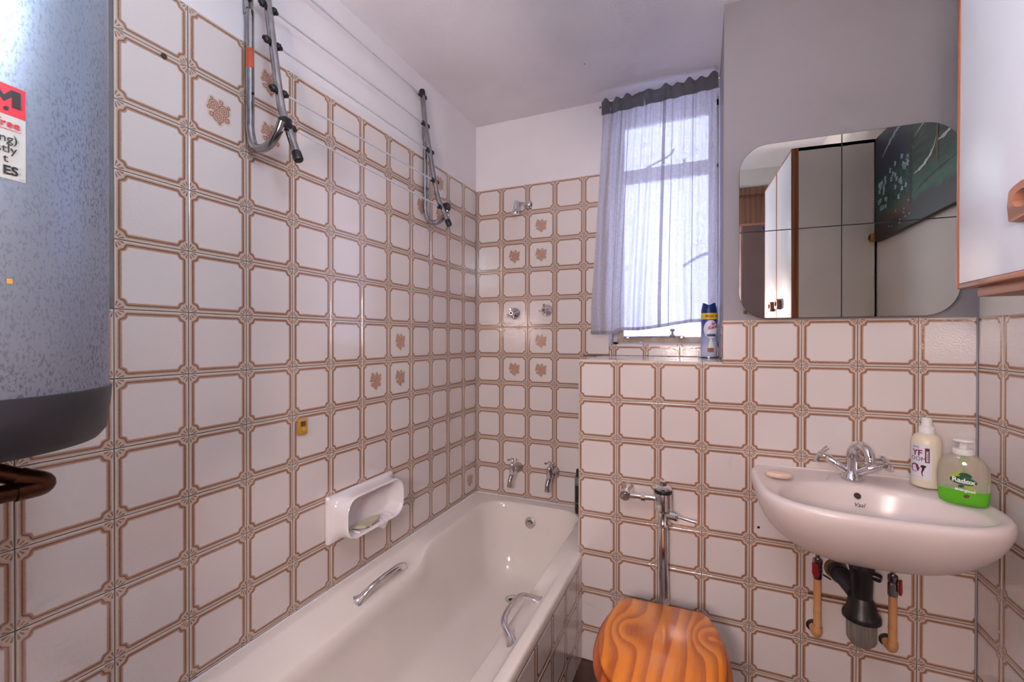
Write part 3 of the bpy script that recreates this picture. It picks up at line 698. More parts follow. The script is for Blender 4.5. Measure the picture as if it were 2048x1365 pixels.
bath_tap(.258, .588, 'chrome bath tap with cross handle farther from the dark shampoo bottle')
bath_tap(.461, .592, 'chrome bath tap with cross handle nearer the dark shampoo bottle')

# dark bottle on the bath corner
db = thing('shampoo_bottle', 'dark shampoo bottle on the bath corner half hidden behind the low wall', 'bottle', (.618, -.078, .423))
part('body', lathe([(.020, 0), (.027, .004), (.0285, .02), (.0285, .165), (.026, .185), (.018, .192)], (.618, -.078, .4232), (0, 0, 1), 24), M_DARKBOT, db)
part('cap', lathe([(.021, .186), (.022, .190), (.022, .214), (.018, .217)], (.618, -.078, .4232), (0, 0, 1), 20), M_BLACK, db)
part('label_band', lathe([(.0288, .150), (.0289, .178), (.027, .184)], (.618, -.078, .4232), (0, 0, 1), 24, None, False, False), M_GREYLABEL, db)
g = G()
for (z, h, a0, a1) in ((.142, .006, 3.6, 4.6), (.06, .0035, 3.4, 4.7), (.035, .02, 3.5, 3.95)):
    n = 6; vv = []; ff = []
    for i in range(n + 1):
        a = a0 + (a1 - a0) * i / n
        for q in (0, h): vv.append((.618 + .0289 * math.cos(a), -.078 + .0289 * math.sin(a), .4232 + z + q - (i * .0012 if h < .005 else 0)))
        if i: ff.append((2 * i - 2, 2 * i, 2 * i + 1, 2 * i - 1))
    g.add(vv, ff)
part('print_marks', g, M_GREYLABEL, db)

# ---------------------------------------------------------------- curtain
cu = thing('net_curtain', 'sheer greyish net curtain hanging over the window', 'curtain', (.95, -.045, 1.30))
NX, NZ = 150, 70
def curt(i, k):
    s = i / NX; t = k / NZ             # s left to right, t from top to bottom
    xt = .718 + (.500) * s; xb = .662 + (.562) * s
    x = xt + (xb - xt) * min(1, t * 1.15)
    zt = 2.385 + .022 * s; zb = 1.302 + .016 * ss(s, .18, .26) + .036 * ss(s, .35, .9)
    z = zt + (zb - zt) * t
    amp = (.007 + .012 * t) * (1 - .3 * s)
    y = -.048 + amp * math.sin(s * 62 + 1.1 * math.sin(t * 3 + s * 9)) * (.55 + .45 * math.sin(s * 17 + 1)) + .004 * math.sin(s * 140 + t * 5) * (1 - t) - .012 * (1 - s) * t
    return (x, y, z)
def sheet(i0, i1, k0, k1, off=0.0):
    v = []; f = []; w = k1 - k0 + 1
    for i in range(i0, i1 + 1):
        for k in range(k0, k1 + 1): p = curt(i, k); v.append((p[0], p[1] - off, p[2]))
    for i in range(i1 - i0):
        for k in range(k1 - k0): f.append((i * w + k, (i + 1) * w + k, (i + 1) * w + k + 1, i * w + k + 1))
    return G().add(v, f)
cm = part('drape', sheet(0, NX, 0, NZ), M_CURTAIN, cu, smooth=180)
for (a, b) in ((83, 87), (37, 38), (95, 96), (121, 122), (27, 28)): part('doubled_fold', sheet(a, b, 0, NZ, .003), M_SEAM, cu, smooth=180)
part('hem', sheet(0, NX, NZ - 1, NZ, .002), M_SEAM, cu, smooth=180)
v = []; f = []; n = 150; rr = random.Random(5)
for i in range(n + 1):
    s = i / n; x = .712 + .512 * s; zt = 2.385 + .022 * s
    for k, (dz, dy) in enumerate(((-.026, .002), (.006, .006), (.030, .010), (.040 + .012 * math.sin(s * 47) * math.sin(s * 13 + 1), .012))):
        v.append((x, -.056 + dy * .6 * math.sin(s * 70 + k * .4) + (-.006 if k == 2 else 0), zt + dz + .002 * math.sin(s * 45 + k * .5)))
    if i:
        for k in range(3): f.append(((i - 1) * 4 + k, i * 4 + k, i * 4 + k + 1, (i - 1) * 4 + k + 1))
part('gathered_heading', G().add(v, f), M_CURTAIN_D, cu, 'gathered heading of doubled net, shadow painted into its grey', smooth=180)
part('curtain_wire', tube([(.700, -.050, 2.402), (1.230, -.050, 2.425)], .003, 8), M_STEEL, cu)
part('hook', tube(spl([(.708, .0, 2.415), (.706, -.03, 2.412), (.704, -.05, 2.405), (.703, -.055, 2.395)], 4), .003, 8), M_STEEL, cu)

# ---------------------------------------------------------------- spray can and white block on the ledge
cx, cy, cz = 1.190, -.088, ZLEDGE + .0003
ca = thing('spray_can', 'blue and purple air freshener spray can on the tiled window ledge', 'spray can', (cx, cy, cz))
part('can', lathe([(.030, 0), (.0325, .003), (.0325, .166), (.0320, .168)], (cx, cy, cz), (0, 0, 1), 32), M_CAN, ca)
part('bottom_rim', lathe([(.031, 0), (.0335, .001), (.0335, .004), (.0326, .0045)], (cx, cy, cz), (0, 0, 1), 32), M_STEEL, ca)
part('band', lathe([(.0328, .166), (.0330, .167), (.0330, .192), (.0325, .193)], (cx, cy, cz), (0, 0, 1), 32, None, False, False), M_CANBAND, ca, 'yellow band with red lettering')
cap = lathe([(.0322, .192), (.0318, .205), (.0285, .222), (.0265, .232), (.0262, .238), (.022, .238), (.021, .226), (.006, .224)], (cx, cy, cz), (0, 0, 1), 32)
cap.xf(lambda p: (p[0], p[1], p[2] - (.010 * math.exp(-((p[0] - cx) / .014) ** 2) if p[2] > cz + .23 else 0)))
part('cap', cap, M_CANCAP, ca, 'dark blue plastic cap')
av = math.atan2(-2.2096 - cy, 1.171 - cx)                 # faces the room
def cc(a0, R, z0): return lambda u, v: (cx + R * math.cos(a0 + u / R), cy + R * math.sin(a0 + u / R), cz + z0 + v)
g = lettering('MEGA VALUE', .0135, cc(av - .45, .0334, .175), bold=.0006); part('lettering', g, M_REDP, ca, smooth=0)
g = lettering('Air', .019, cc(av + .12, .0329, .137), bold=.0007, shear=.4); lettering('Scents', .019, cc(av - .22, .0329, .122), g, bold=.0007, shear=.4)
g.xf(lambda p: (p[0], p[1], p[2] + .22 * .0329 * (math.atan2(p[1] - cy, p[0] - cx) - av)))
def cpatch(a0, a1, z0, z1, R, fn=None, n=14, m=8):
    v = []; f = []
    for i in range(n + 1):
        for k in range(m + 1):
            a = a0 + (a1 - a0) * i / n; z = z0 + (z1 - z0) * k / m; v.append((cx + R * math.cos(a), cy + R * math.sin(a), cz + z))
    for i in range(n):
        for k in range(m):
            u = ((i + .5) / n - .5) * 2; w = ((k + .5) / m - .5) * 2
            if fn and not fn(u, w): continue
            b = i * (m + 1) + k; f.append((b, b + m + 1, b + m + 2, b + 1))
    return G().add(v, f)
part('pale_glow', cpatch(av - .7, av + 1.25, .085, .162, .03265, lambda u, w: u * u + w * w < 1, 26, 18), M_GLOW, ca)
part('script_lettering', g, M_REDP, ca, smooth=0)
part('scent_panel', cpatch(av - .22, av + .9, .092, .103, .0328), M_NAVY, ca)
g = lettering('------', .0060, cc(av + .22, .0331, .0985)); lettering('----', .0060, cc(av + .22, .0331, .0938), g); lettering('--------', .0050, cc(av - .12, .0329, .1605), g); part('small_lettering', g, M_WHITEP, ca, smooth=0)
part('cream_picture', cpatch(av - .25, av + .75, .042, .085, .0328, lambda u, w: abs(u) < .75 * (1 - (w + 1) / 2) ** .7, 20, 12), M_WHITEP, ca)
part('cake_picture', cpatch(av - .18, av + .62, .025, .043, .0329), M_CAKE, ca)
solo('white_block', box(1.146, 1.168, -.05, -.028, cz, cz + .027, .004), M_WHITE, 'small white block tucked behind the spray can on the ledge', 'block', (1.157, -.039, cz))

# ---------------------------------------------------------------- mirror tiles
MC = (1.573, 1.642); MS = .294; MR = .088; YAW = math.radians(2.1); TLT = math.radians(.5)
def mirror(qx, qz, label):
    # one square with a single rounded outer corner
    a = -MS / 2 + .0006; b = MS / 2 - .0006; out = []
    for (sx, sz) in ((1, -1), (1, 1), (-1, 1), (-1, -1)):
        X = b if sx > 0 else a; Z = b if sz > 0 else a
        if (sx, sz) == (qx, qz):
            c = (X - sx * MR, Z - sz * MR); a0 = math.atan2(sz, sx) - PI / 4
            out += [(c[0] + MR * math.cos(a0 + PI / 2 * k / 14), c[1] + MR * math.sin(a0 + PI / 2 * k / 14)) for k in range(15)]
        else: out.append((X, Z))
    o = bpy.data.objects.new('mirror_tile', None); COL.objects.link(o)
    o['label'] = label; o['category'] = 'mirror'; o['group'] = 'four square mirror tiles above the basin'
    o.location = (MC[0] + qx * MS / 2 * math.cos(YAW), YF - .0165 + qx * MS / 2 * math.sin(YAW) + qz * MS / 2 * math.sin(TLT), MC[1] + qz * MS / 2); o.rotation_euler = (-TLT, 0, YAW); reg(o, (0, 0, 0))
    part('glass_edge', prism(out, lambda u, v, w: (u, w, v), .0030), M_MIREDGE, o, smooth=0)
    n = len(out); part('silvering', G().add([(u * .9935, -.0003, v * .9935) for u, v in out], [tuple(range(n))]), M_MIRROR, o, 'reflective silver face', smooth=0)
    for du in (-.1, .1):
        for dv in (-.1, .1): g = G(); box(du - .012, du + .012, .003, .0105 - qx * .0054 - du * .036, dv - .012, dv + .012, .001, g); part('mounting_pad', g, M_BLACK, o)
    return o
mirror(-1, 1, 'upper mirror tile nearer the window, rounded at its top corner')
mirror(1, 1, 'upper mirror tile beside the wall cabinet, reflecting the dark painting')
mirror(-1, -1, 'lower mirror tile nearer the window, above the tiles')
mirror(1, -1, 'lower mirror tile beside the wall cabinet, reflecting mostly bare wall')
ch = solo('mirror_clip', box(1.296, 1.306, YF - .016, YF - .0005, 1.366, 1.378, .002), M_DIRT_SHADE, 'tiny corroded metal clip at the lower rounded corner of the mirror', 'clip', (1.301, YF, 1.366))

# ---------------------------------------------------------------- wash basin
bs = thing('wash_basin', 'white ceramic wall-hung wash basin with a wide rounded front', 'wash basin', (1.588, YF, .60))
BCX, BCY = 1.588, -.670
NB = 72
def bout(k, sc=1.0, yb=YF - .001, cx=BCX, hw=.274, fr=.226, e=2.9):
    a = 2 * PI * k / NB; c, s = math.cos(a), math.sin(a)
    if s < 0: r = (abs(c) ** e + abs(s) ** e) ** (-1 / e); x, y = c * r * hw, s * r * fr
    else: r = (abs(c) ** 9 + abs(s) ** 9) ** (-1 / 9); x, y = c * r * hw, s * r * (yb - BCY)
    return x, y
def outer(z, sx, sf, yb=YF - .001):
    out = []
    for k in range(NB):
        x, y = bout(k); yy = BCY + y
        yy = YF - .001 + (yy - (YF - .001)) * sf if sf != 1 else yy
        out.append((BCX + x * sx + (1 - sx) * .03, yy, z))
    return out
def bowl(z, sc, dy=0.0):
    out = []
    for k in range(NB):
        a = 2 * PI * k / NB; c, s = math.cos(a), math.sin(a); e = 3.0 if s < 0 else 2.15
        r = (abs(c) ** e + abs(s) ** e) ** (-1 / e); x, y = c * r * .216, s * r * (.112 if s < 0 else .182)
        out.append((1.586 + x * sc, -.763 + y * sc + dy, z))
    return out
rim = lambda z, i: [(BCX + (p[0] - BCX) * (1 - i / .274), (YF - .001 - max(0, (YF - .001 - p[1])) * (1 - i / .43)) - (0), z) for p in outer(z, 1, 1)]
rings = [outer(.630, .20, .30), outer(.635, .36, .42), outer(.655, .56, .60), outer(.692, .755, .755), outer(.738, .90, .875), outer(.784, .972, .952), outer(.815, .997, .988), outer(.834, 1, 1), rim(.8455, .003), rim(.850, .010), rim(.8505, .017), rim(.847, .026)]
inr = [bowl(.8435, 1.055, .002), bowl(.8405, 1.015), bowl(.832, .985), bowl(.808, .935, .004), bowl(.770, .84, .012), bowl(.735, .66, .03), bowl(.718, .42, .045), bowl(.712, .14, .05)]
part('bowl', loft(rings + inr, None, True, True), M_BASIN, bs, smooth=70, sub=1)
ho = part('overflow_hole', lathe([(.0085, 0), (.0090, .0016), (.0075, .0022), (.001, .0004)], (1.590, -.5905, .8125), (0, -1, .45), 18), M_BLACKR, bs, 'dark overflow hole')
g = lettering('Vaal', .016, lambda u, v: (1.5905 + u, -.6025 - .35 * (.0 - v) * -.0 - .0015 - (.7885 - .7885) - (.012 - v) * .33 * 1.0, .7855 + v), bold=.0001, shear=.35, align='CENTER')
part('maker_lettering', g, M_BLACKP, bs, smooth=0)
part('waste', lathe([(.024, 0), (.026, .003), (.020, .004), (.012, .001)], (1.586, -.713, .7125), (0, 0, 1), 20), M_CHROME_D, bs)
g = tube([(1.345, YF - .003, .8485), (1.60, YF - .003, .8495), (1.845, YF - .003, .8485)], .004, 6); part('sealant_bead', g, M_BASIN, bs)

mixer = thing('basin_mixer', 'chrome mixer tap with two cross handles on the basin', 'tap', (1.592, -.532, .847))
tx, ty, tz = 1.592, -.532, .8465
part('base', lathe([(.027, 0), (.028, .003), (.027, .007), (.024, .010), (.022, .017), (.017, .023), (.014, .027)], (tx, ty, tz), (0, 0, 1), 24), M_CHROME, mixer)
part('column', lathe([(.012, .018), (.0145, .03), (.0155, .055), (.0160, .062), (.0158, .064), (.0162, .066)], (tx, ty, tz), (0, 0, 1), 20), M_CHROME, mixer)
part('spout', tube(spl([(tx, ty, tz + .064), (tx + .001, ty, tz + .085), (tx + .006, ty - .012, tz + .104), (tx + .014, ty - .036, tz + .111), (tx + .021, ty - .058, tz + .103), (tx + .024, ty - .070, tz + .086), (tx + .025, ty - .073, tz + .076)], 6), [.0158, .0125], 18), M_CHROME, mixer)
part('aerator', lathe([(.0115, 0), (.0130, .002), (.0130, .012), (.012, .014)], (tx + .025, ty - .073, tz + .066), (0, 0, 1), 18), M_CHROME, mixer)
ra = math.radians(-22)
for s in (-1, 1):
    d = Vector((s * math.cos(ra), s * math.sin(ra), .62)).normalized(); c = Vector((tx, ty, tz + .014))
    g = lathe([(.010, .008), (.0125, .016), (.0125, .046), (.0138, .048), (.0138, .051), (.0128, .053), (.0122, .076), (.008, .080), (.005, .082), (.005, .090)], c, d, 18)
    va = part('valve_arm', g, M_CHROME, mixer)
    h = lathe([(.006, .088), (.010, .091), (.011, .099), (.006, .104)], c, d, 14); x, y, _ = frame_from(d)
    for k in range(4):
        q = x * math.cos(k * PI / 2 + .5) + y * math.sin(k * PI / 2 + .5); b0 = c + d * .096
        tube([b0 + q * .006, b0 + q * .016, b0 + q * .028 - d * .003], [.0055, .0068], 8, h)
    part('cross_handle', h, M_CHROME, va)

# soap bar
v = []
sb = lathe([(.001, 0), (.026, .0015), (.034, .006), (.036, .012), (.034, .018), (.026, .0205), (.001, .021)], (1.386, -.612, .8472), (0, 0, 1), 32, None, True, True, .68, 1.05)
sb.xf(lambda p: (p[0], p[1], p[2]))
solo('soap_bar', sb, M_SOAP, 'oval pink bar of soap on the basin corner away from the bottles', 'soap', (1.386, -.612, .8472), sub=0)

# white hair-product bottle
bx, by, bz = 1.770, -.533, .8487
b1 = thing('lotion_bottle', 'tall cream bottle with a purple bird label at the back of the basin', 'bottle', (bx, by, bz))
part('body', lathe([(.030, 0), (.0335, .003), (.0345, .010), (.0345, .125), (.0335, .138), (.027, .150), (.018, .155)], (bx, by, bz), (0, 0, 1), 32), M_CREAMBOT, b1)
part('collar', lathe([(.0185, .152), (.0185, .172), (.0165, .176)], (bx, by, bz), (0, 0, 1), 24), M_WHITE, b1)
part('cap', lathe([(.0150, .174), (.0125, .180), (.0115, .196), (.0100, .200)], (bx, by, bz), (0, 0, 1), 20), M_WHITE, b1)
a1 = math.atan2(-2.2096 - by, 1.171 - bx)                # toward the room
def bc(a0, R, z0): return lambda u, v: (bx + R * math.cos(a0 + u / R), by + R * math.sin(a0 + u / R), bz + z0 + v)
def bpatch(cx, cy, cz, a0, a1, z0, z1, R, n=12):
    v = []; f = []
    for i in range(n + 1):
        a = a0 + (a1 - a0) * i / n
        for z in (z0, z1): v.append((cx + R * math.cos(a), cy + R * math.sin(a), cz + z))
        if i: f.append((2 * i - 2, 2 * i, 2 * i + 1, 2 * i - 1))
    return G().add(v, f)
lb = part('label', bpatch(bx, by, bz, a1 - 1.6, a1 + .35, .024, .124, .0348, 18), M_PAPER, b1, 'white and purple printed label', smooth=60)
part('label_stripe', bpatch(bx, by, bz, a1 - .10, a1 + .19, .074, .116, .0350), M_PURPLE, lb, smooth=60)
g = lettering('YF', .0235, bc(a1 - .98, .0351, .0925), bold=.0006); part('purple_lettering', g, M_PURPLE, lb, smooth=0)
g = lettering('OOM', .0165, bc(a1 - 1.12, .0351, .0775), bold=.0); lettering('00ML', .0085, bc(a1 - .98, .0351, .1135), g); lettering('------ --------', .0060, bc(a1 - 1.0, .0351, .0285), g)
part('black_lettering', g, M_BLACKP, lb, smooth=0)
v, f = text2d('BESKERMS', .0068, bold=.0001); part('white_lettering', G().add([bc(a1 + .115, .0353, .077)(-w, u) for u, w in v], f), M_WHITEP, lb, smooth=0)
bird = [(-.26, .060), (-.18, .0655), (-.05, .0665), (.05, .066), (.13, .064), (.17, .0655), (.12, .0615), (.05, .059), (.01, .053), (-.06, .048), (-.10, .042), (-.06, .034), (-.10, .033), (-.16, .040), (-.17, .048), (-.12, .055), (-.16, .0595)]
g = G().add([bc(a1 - .32, .0352, 0)(u * .0352 + .006, z) for u, z in bird], [tuple(range(len(bird)))]); part('bird_print', g, M_BIRD, lb, smooth=0)
g = G().add([bc(a1 - .80, .0351, 0)(.012 * math.cos(t * PI / 12) * (1 + .15 * math.cos(t * 2)), .056 + .0125 * math.sin(t * PI / 12)) for t in range(24)], [tuple(range(24))]); part('flower_print', g, M_PURPLE, lb, smooth=0)

# pump soap bottle
px, py, pz = 1.797, -.668, .8487
pb = thing('soap_dispenser', 'clear pump bottle with green liquid soap standing on the basin', 'soap dispenser', (px, py, pz))
pa = math.atan2(-2.2096 - py, 1.171 - px); qx, qy = -math.sin(pa), math.cos(pa); nx_, ny_ = math.cos(pa), math.sin(pa)   # label faces the room
def pring(w, d, z, e=2.4):
    out = []
    for k in range(40):
        a = 2 * PI * k / 40; c, s = math.cos(a), math.sin(a); r = (abs(c) ** e + abs(s) ** e) ** (-1 / e)
        u, n = c * r * w, s * r * d; out.append((px + qx * u + nx_ * n, py + qy * u + ny_ * n, pz + z))
    return out
prof = [(.040, .022, 0), (.046, .026, .003), (.048, .0275, .012), (.0500, .028, .045), (.0505, .028, .078), (.047, .0265, .100), (.036, .023, .118), (.022, .019, .128), (.017, .016, .131)]
part('bottle', loft([pring(.0495, .0279, .0375)] + [pring(*p) for p in prof[3:]], None, False, True), M_PUMPBOT, pb, 'clear upper bottle', smooth=60)
part('liquid', loft([pring(*p) for p in prof[:3]] + [pring(.0495, .0279, .0375)], None, True, True), M_GREENLIQ, pb, 'bright green liquid soap in the base', smooth=60)
g = lathe([(.0035, .040), (.0035, .128)], (px, py, pz), (0, 0, 1), 8); lathe([(.0065, .104), (.0065, .13)], (px, py, pz), (0, 0, 1), 10, g); part('dip_tube', g, M_GREENLIQ, pb)
part('collar', lathe([(.0205, .128), (.0210, .130), (.0210, .141), (.019, .143)], (px, py, pz), (0, 0, 1), 24), M_WHITE, pb)
part('pump_stem', lathe([(.0085, .142), (.0085, .157), (.0105, .160)], (px, py, pz), (0, 0, 1), 16), M_WHITE, pb)
hd = lathe([(.005, .158), (.0185, .160), (.0215, .163), (.0205, .167), (.010, .169), (.001, .1695)], (px, py, pz), (0, 0, 1), 24)
part('pump_head', hd, M_WHITE, pb)
def pf(off): return lambda u, v: (px + qx * u + nx_ * (.0285 + off - .010 * (u / .05) ** 2 * 1.2), py + qy * u + ny_ * (.0285 + off - .010 * (u / .05) ** 2 * 1.2), pz + v)
def ell(cu, cv, a, b, rot, f, n=24):
    pts = []
    for k in range(n):
        t = 2 * PI * k / n; u, v = a * math.cos(t), b * math.sin(t); pts.append(f(cu + u * math.cos(rot) - v * math.sin(rot), cv + u * math.sin(rot) + v * math.cos(rot)))
    return G().add(pts, [tuple(range(n))])
g = ell(-.013, .078, .013, .0052, .5, pf(.0008)); q = ell(.012, .0475, .011, .0045, -.4, pf(.0008)); g.add(q.v, q.f); part('lime_print', g, M_LIME, pb, smooth=0)
g = ell(0, .0635, .0255, .0108, -.10, pf(.0012)); q = ell(.004, .078, .012, .007, -.2, pf(.0010)); g.add(q.v, q.f); q = ell(-.004, .050, .006, .004, .3, pf(.0010)); g.add(q.v, q.f); part('green_badge', g, M_GREENP, pb, smooth=0)
g = lettering('Radox', .0165, lambda u, v: pf(.0018)(u, .0590 - .10 * u + v), bold=.0005, align='CENTER'); lettering('energised', .0098, lambda u, v: pf(.0018)(u + .003, .0375 - .10 * u + v), g, bold=.0003, align='CENTER'); part('white_lettering', g, M_WHITEP, pb, smooth=0)
part('fruit_print', ell(.006, .0255, .006, .0042, .3, pf(.0012)), M_DIRT_SHADE, pb, smooth=0)

# ---------------------------------------------------------------- waste trap and supply pipes
ttx, tty = 1.604, -.582
tp = thing('waste_trap', 'black bottle trap with a clear cup under the basin', 'waste trap', (ttx, tty, .37))
part('tailpiece', lathe([(.026, .500), (.027, .53), (.029, .585), (.031, .590), (.031, .615)], (ttx, tty, 0), (0, 0, 1), 24), M_BLACK, tp)
part('nut', lathe([(.030, .598), (.033, .600), (.033, .612), (.030, .614)], (ttx, tty, 0), (0, 0, 1), 8), M_BLACKR, tp)
part('trap_body', lathe([(.026, .512), (.034, .496), (.038, .474), (.046, .462), (.0475, .456), (.0475, .447), (.040, .444)], (ttx, tty, 0), (0, 0, 1), 28), M_BLACK, tp)
g = lathe([(.012, 0), (.012, .022), (.010, .026)], (ttx + .018, tty - .010, .585), (.8, -.45, -.1), 10); part('branch_plug', g, M_BLACK, tp)
g = lathe([(.036, .446), (.0365, .440), (.036, .40), (.034, .380), (.026, .371), (.001, .369)], (ttx, tty, 0), (0, 0, 1), 28, None, False, True)
cupo = part('clear_cup', g, M_CUP, tp, 'clear grey plastic cup')
g = G()
for k in range(14):
    a = 2 * PI * k / 14; tube([(ttx + .0355 * math.cos(a), tty + .0355 * math.sin(a), .386), (ttx + .0365 * math.cos(a), tty + .0365 * math.sin(a), .438)], .0016, 6, g)
part('flutes', g, M_CUP, cupo)
part('standpipe', lathe([(.012, .385), (.012, .45)], (ttx, tty, 0), (0, 0, 1), 14), M_BLACK, cupo)
part('wall_outlet', tube(spl([(ttx - .015, tty + .010, .515), (ttx - .028, tty + .045, .528), (ttx - .036, YF - .03, .532), (ttx - .038, YF - .006, .533)], 5), [.021, .025], 18), M_BLACKR, tp, 'black outlet pipe to the wall')
part('outlet_clamp', lathe([(.026, 0), (.028, .003), (.028, .014), (.026, .017)], (ttx - .034, YF - .045, .531), (.12, 1, 0), 18), M_BLACK, tp)
part('clamp_screw', tube([(ttx - .06, YF - .04, .512), (ttx - .082, YF - .047, .526)], .0022, 6), M_BLACK, tp)
part('wall_rosette', lathe([(.033, .0012), (.032, .006), (.027, .008)], (ttx - .038, YF, .533), (0, -1, 0), 24), M_DIRT_SHADE, tp)
def supply(x, y, zb, zt, hdir, label):
    s = thing('supply_pipe', label, 'water pipe', (x, y, zb - .03), 'supply pipes under the basin')
    part('pipe', tube([(x, y, zb), (x, y, zt - .085)], .0108, 14), M_PVC, s)
    part('coupling', lathe([(.0117, 0), (.0117, .002)], (x, y, (zb + zt) / 2 - .07), (0, 0, 1), 14), M_PVC, s)
    part('elbow', tube(spl([(x, y, zb + .004), (x, y, zb - .012), (x - .001, y + .010, zb - .022), (x - .003, YF - .012, zb - .022), (x - .003, YF - .0005, zb - .020)], 5), .0133, 14), M_PVC, s)
    part('wall_hole', lathe([(.021, .0010), (.019, .0025), (.010, .003)], (x - .003, YF, zb - .016), (0, -1, 0), 14), M_BLACKP, s, 'dark broken hole in the tile')
    va = part('shutoff_valve', lathe([(.0115, -.088), (.0132, -.084), (.0132, -.05), (.0118, -.047), (.0118, -.042), (.0135, -.040), (.0135, -.026), (.010, -.023)], (x, y, zt), (0, 0, 1), 8), M_STEEL, s)
    part('lever', prism([(-.006, -.046), (.006, -.046), (.010, -.085), (.001, -.092), (-.006, -.080)], lambda u, v, w: (x + hdir[0] * .014 + hdir[2] * w - hdir[1] * u * 1.3, y + hdir[1] * .014 + hdir[3] * w + hdir[0] * u * 1.3, zt + v + .012), .006), M_RED, va, 'red shut-off lever')
    part('riser', lathe([(.006, -.024), (.0058, -.010), (.0072, -.008), (.0072, .004), (.0056, .006), (.0056, .060)], (x, y, zt), (0, 0, 1), 12), M_CHROME_D, s)
supply(1.508, YF - .040, .349, .596, (-.55, -.85, -.5, -.8), 'peach plastic supply pipe with a red valve nearer the toilet')
supply(1.701, YF - .040, .353, .584, (.90, -.5, .9, -.5), 'peach plastic supply pipe with a red valve farther from the toilet')

# ---------------------------------------------------------------- flush valve
fx, fy = 1.037, YF - .050
fv = thing('flush_valve', 'chrome toilet flush valve with lever on the tiled wall', 'flush valve', (fx, fy, .30))
part('body', lathe([(.019, .600), (.023, .604), (.023, .616), (.020, .620), (.0205, .655), (.0285, .662), (.0290, .722), (.027, .726)], (fx, fy, 0), (0, 0, 1), 24), M_CHROME, fv)
part('rubber_ring', lathe([(.0305, .722), (.0315, .725), (.0315, .733), (.0300, .736)], (fx, fy, 0), (0, 0, 1), 24), M_BLACK, fv)
part('bonnet', lathe([(.0300, .735), (.0295, .742), (.022, .749), (.012, .751)], (fx, fy, 0), (0, 0, 1), 24), M_CHROME, fv)
part('square_nut', lathe([(.0115, .750), (.0115, .762), (.010, .764)], (fx, fy, 0), (0, 0, 1), 4), M_CHROME_D, fv)
g = lathe([(.013, .014), (.0155, .020), (.0155, .040), (.017, .043), (.017, .050), (.012, .053)], (fx, fy - .004, .648), (1, -.15, -.02), 18); lv = part('lever_housing', g, M_CHROME, fv)
part('lever', tube(spl([(fx + .050, fy - .012, .647), (fx + .075, fy - .016, .644), (fx + .112, fy - .020, .640)], 4), [.0042, .0058], 10), M_CHROME, lv)
g = tube([(fx - .02, fy, .699), (.905, fy, .697)], .0105, 14); lathe([(.0155, 0), (.0155, .015)], (.960, fy, .698), (1, 0, 0), 8, g); part('inlet', g, M_CHROME, fv)
g = lathe([(.026, .0008), (.026, .004), (.022, .010), (.018, .030), (.0165, .050)], (.905, YF, .704), (0, -1, -.08), 20); lathe([(.0165, .045), (.0205, .048), (.0205, .066), (.018, .070), (.001, .0702)], (.903, YF, .704), (0, -1, -.08), 18, g); sc_ = part('stopcock', g, M_CHROME, fv)
part('stopcock_screw', lathe([(.0105, 0), (.0105, .002), (.006, .0025), (.0055, .001), (.001, .001)], (.903, YF - .0702, .6985), (0, -1, -.08), 16), M_CHROME_D, sc_)
part('flush_pipe', tube(spl([(fx, fy, .602), (fx + .001, fy, .50), (fx + .002, fy, .40), (fx + .004, fy - .002, .335), (fx + .008, fy - .022, .300), (fx + .014, fy - .075, .292), (fx + .017, fy - .125, .292)], 6), .0172, 18), M_CHROME, fv)

# ---------------------------------------------------------------- toilet
tcx = 1.066
tl = thing('toilet', 'white toilet with a varnished orange pine seat and lid', 'toilet', (tcx, -.92, 0))
def oval(hw, yb, yf, z, e=2.3, n=48, cx=tcx):
    out = []; cy = (yb + yf) / 2; b = (yb - yf) / 2
    for k in range(n):
        a = 2 * PI * k / n; c, s = math.cos(a), math.sin(a); r = (abs(c) ** e + abs(s) ** e) ** (-1 / e); out.append((cx + c * r * hw, cy + s * r * b, z))
    return out
R_ = [oval(.115, -.62, -1.00, 0, 3), oval(.113, -.63, -1.0, .03, 3), oval(.095, -.66, -.96, .12), oval(.105, -.66, -1.0, .22), oval(.150, -.665, -1.10, .32), oval(.168, -.67, -1.145, .37), oval(.172, -.67, -1.15, .395), oval(.165, -.678, -1.143, .398), oval(.125, -.73, -1.10, .397), oval(.115, -.75, -1.08, .36), oval(.09, -.80, -1.03, .26), oval(.05, -.86, -.97, .20)]
part('pan', loft(R_, None, True, True), M_CERAMIC, tl, smooth=60)
def dshape(hw, yb, yf, back, z, n=64, cy=-.935, rot=.03):
    out = []
    for k in range(n):
        a = 2 * PI * k / n; c, s = math.cos(a), math.sin(a)
        e = 2.25
        r = (abs(c) ** e + abs(s) ** e) ** (-1 / e); x = c * r * hw; y = s * r * ((yb - cy + .07) if s > 0 else (cy - yf))
        y = min(y, yb - cy)
        X, Y = x * math.cos(rot) - y * math.sin(rot), x * math.sin(rot) + y * math.cos(rot)
        out.append((tcx - .002 + X, cy + Y, z))
    return out
so = [dshape(.172, -.722, -1.16, 0, .3985), dshape(.177, -.718, -1.165, 0, .403), dshape(.177, -.718, -1.165, 0, .412), dshape(.170, -.722, -1.158, 0, .418)]
si = [dshape(.122, -.80, -1.10, 0, .418), dshape(.116, -.81, -1.09, 0, .412), dshape(.116, -.81, -1.09, 0, .403), dshape(.122, -.80, -1.10, 0, .3985)]
part('seat', loft(so + si + [so[0]], None, False, False), M_SEATW, tl, 'varnished pine seat ring', smooth=50)
ld = bpy.data.objects.new('lid', mesh_of('lid', loft([dshape(.152, -.742, -1.135, 0, .4215), dshape(.160, -.736, -1.145, 0, .425), dshape(.163, -.733, -1.148, 0, .433), dshape(.160, -.735, -1.145, 0, .440), dshape(.150, -.741, -1.135, 0, .4435)], None, True, True), M_LID, (tcx, -.735, .43), 50))
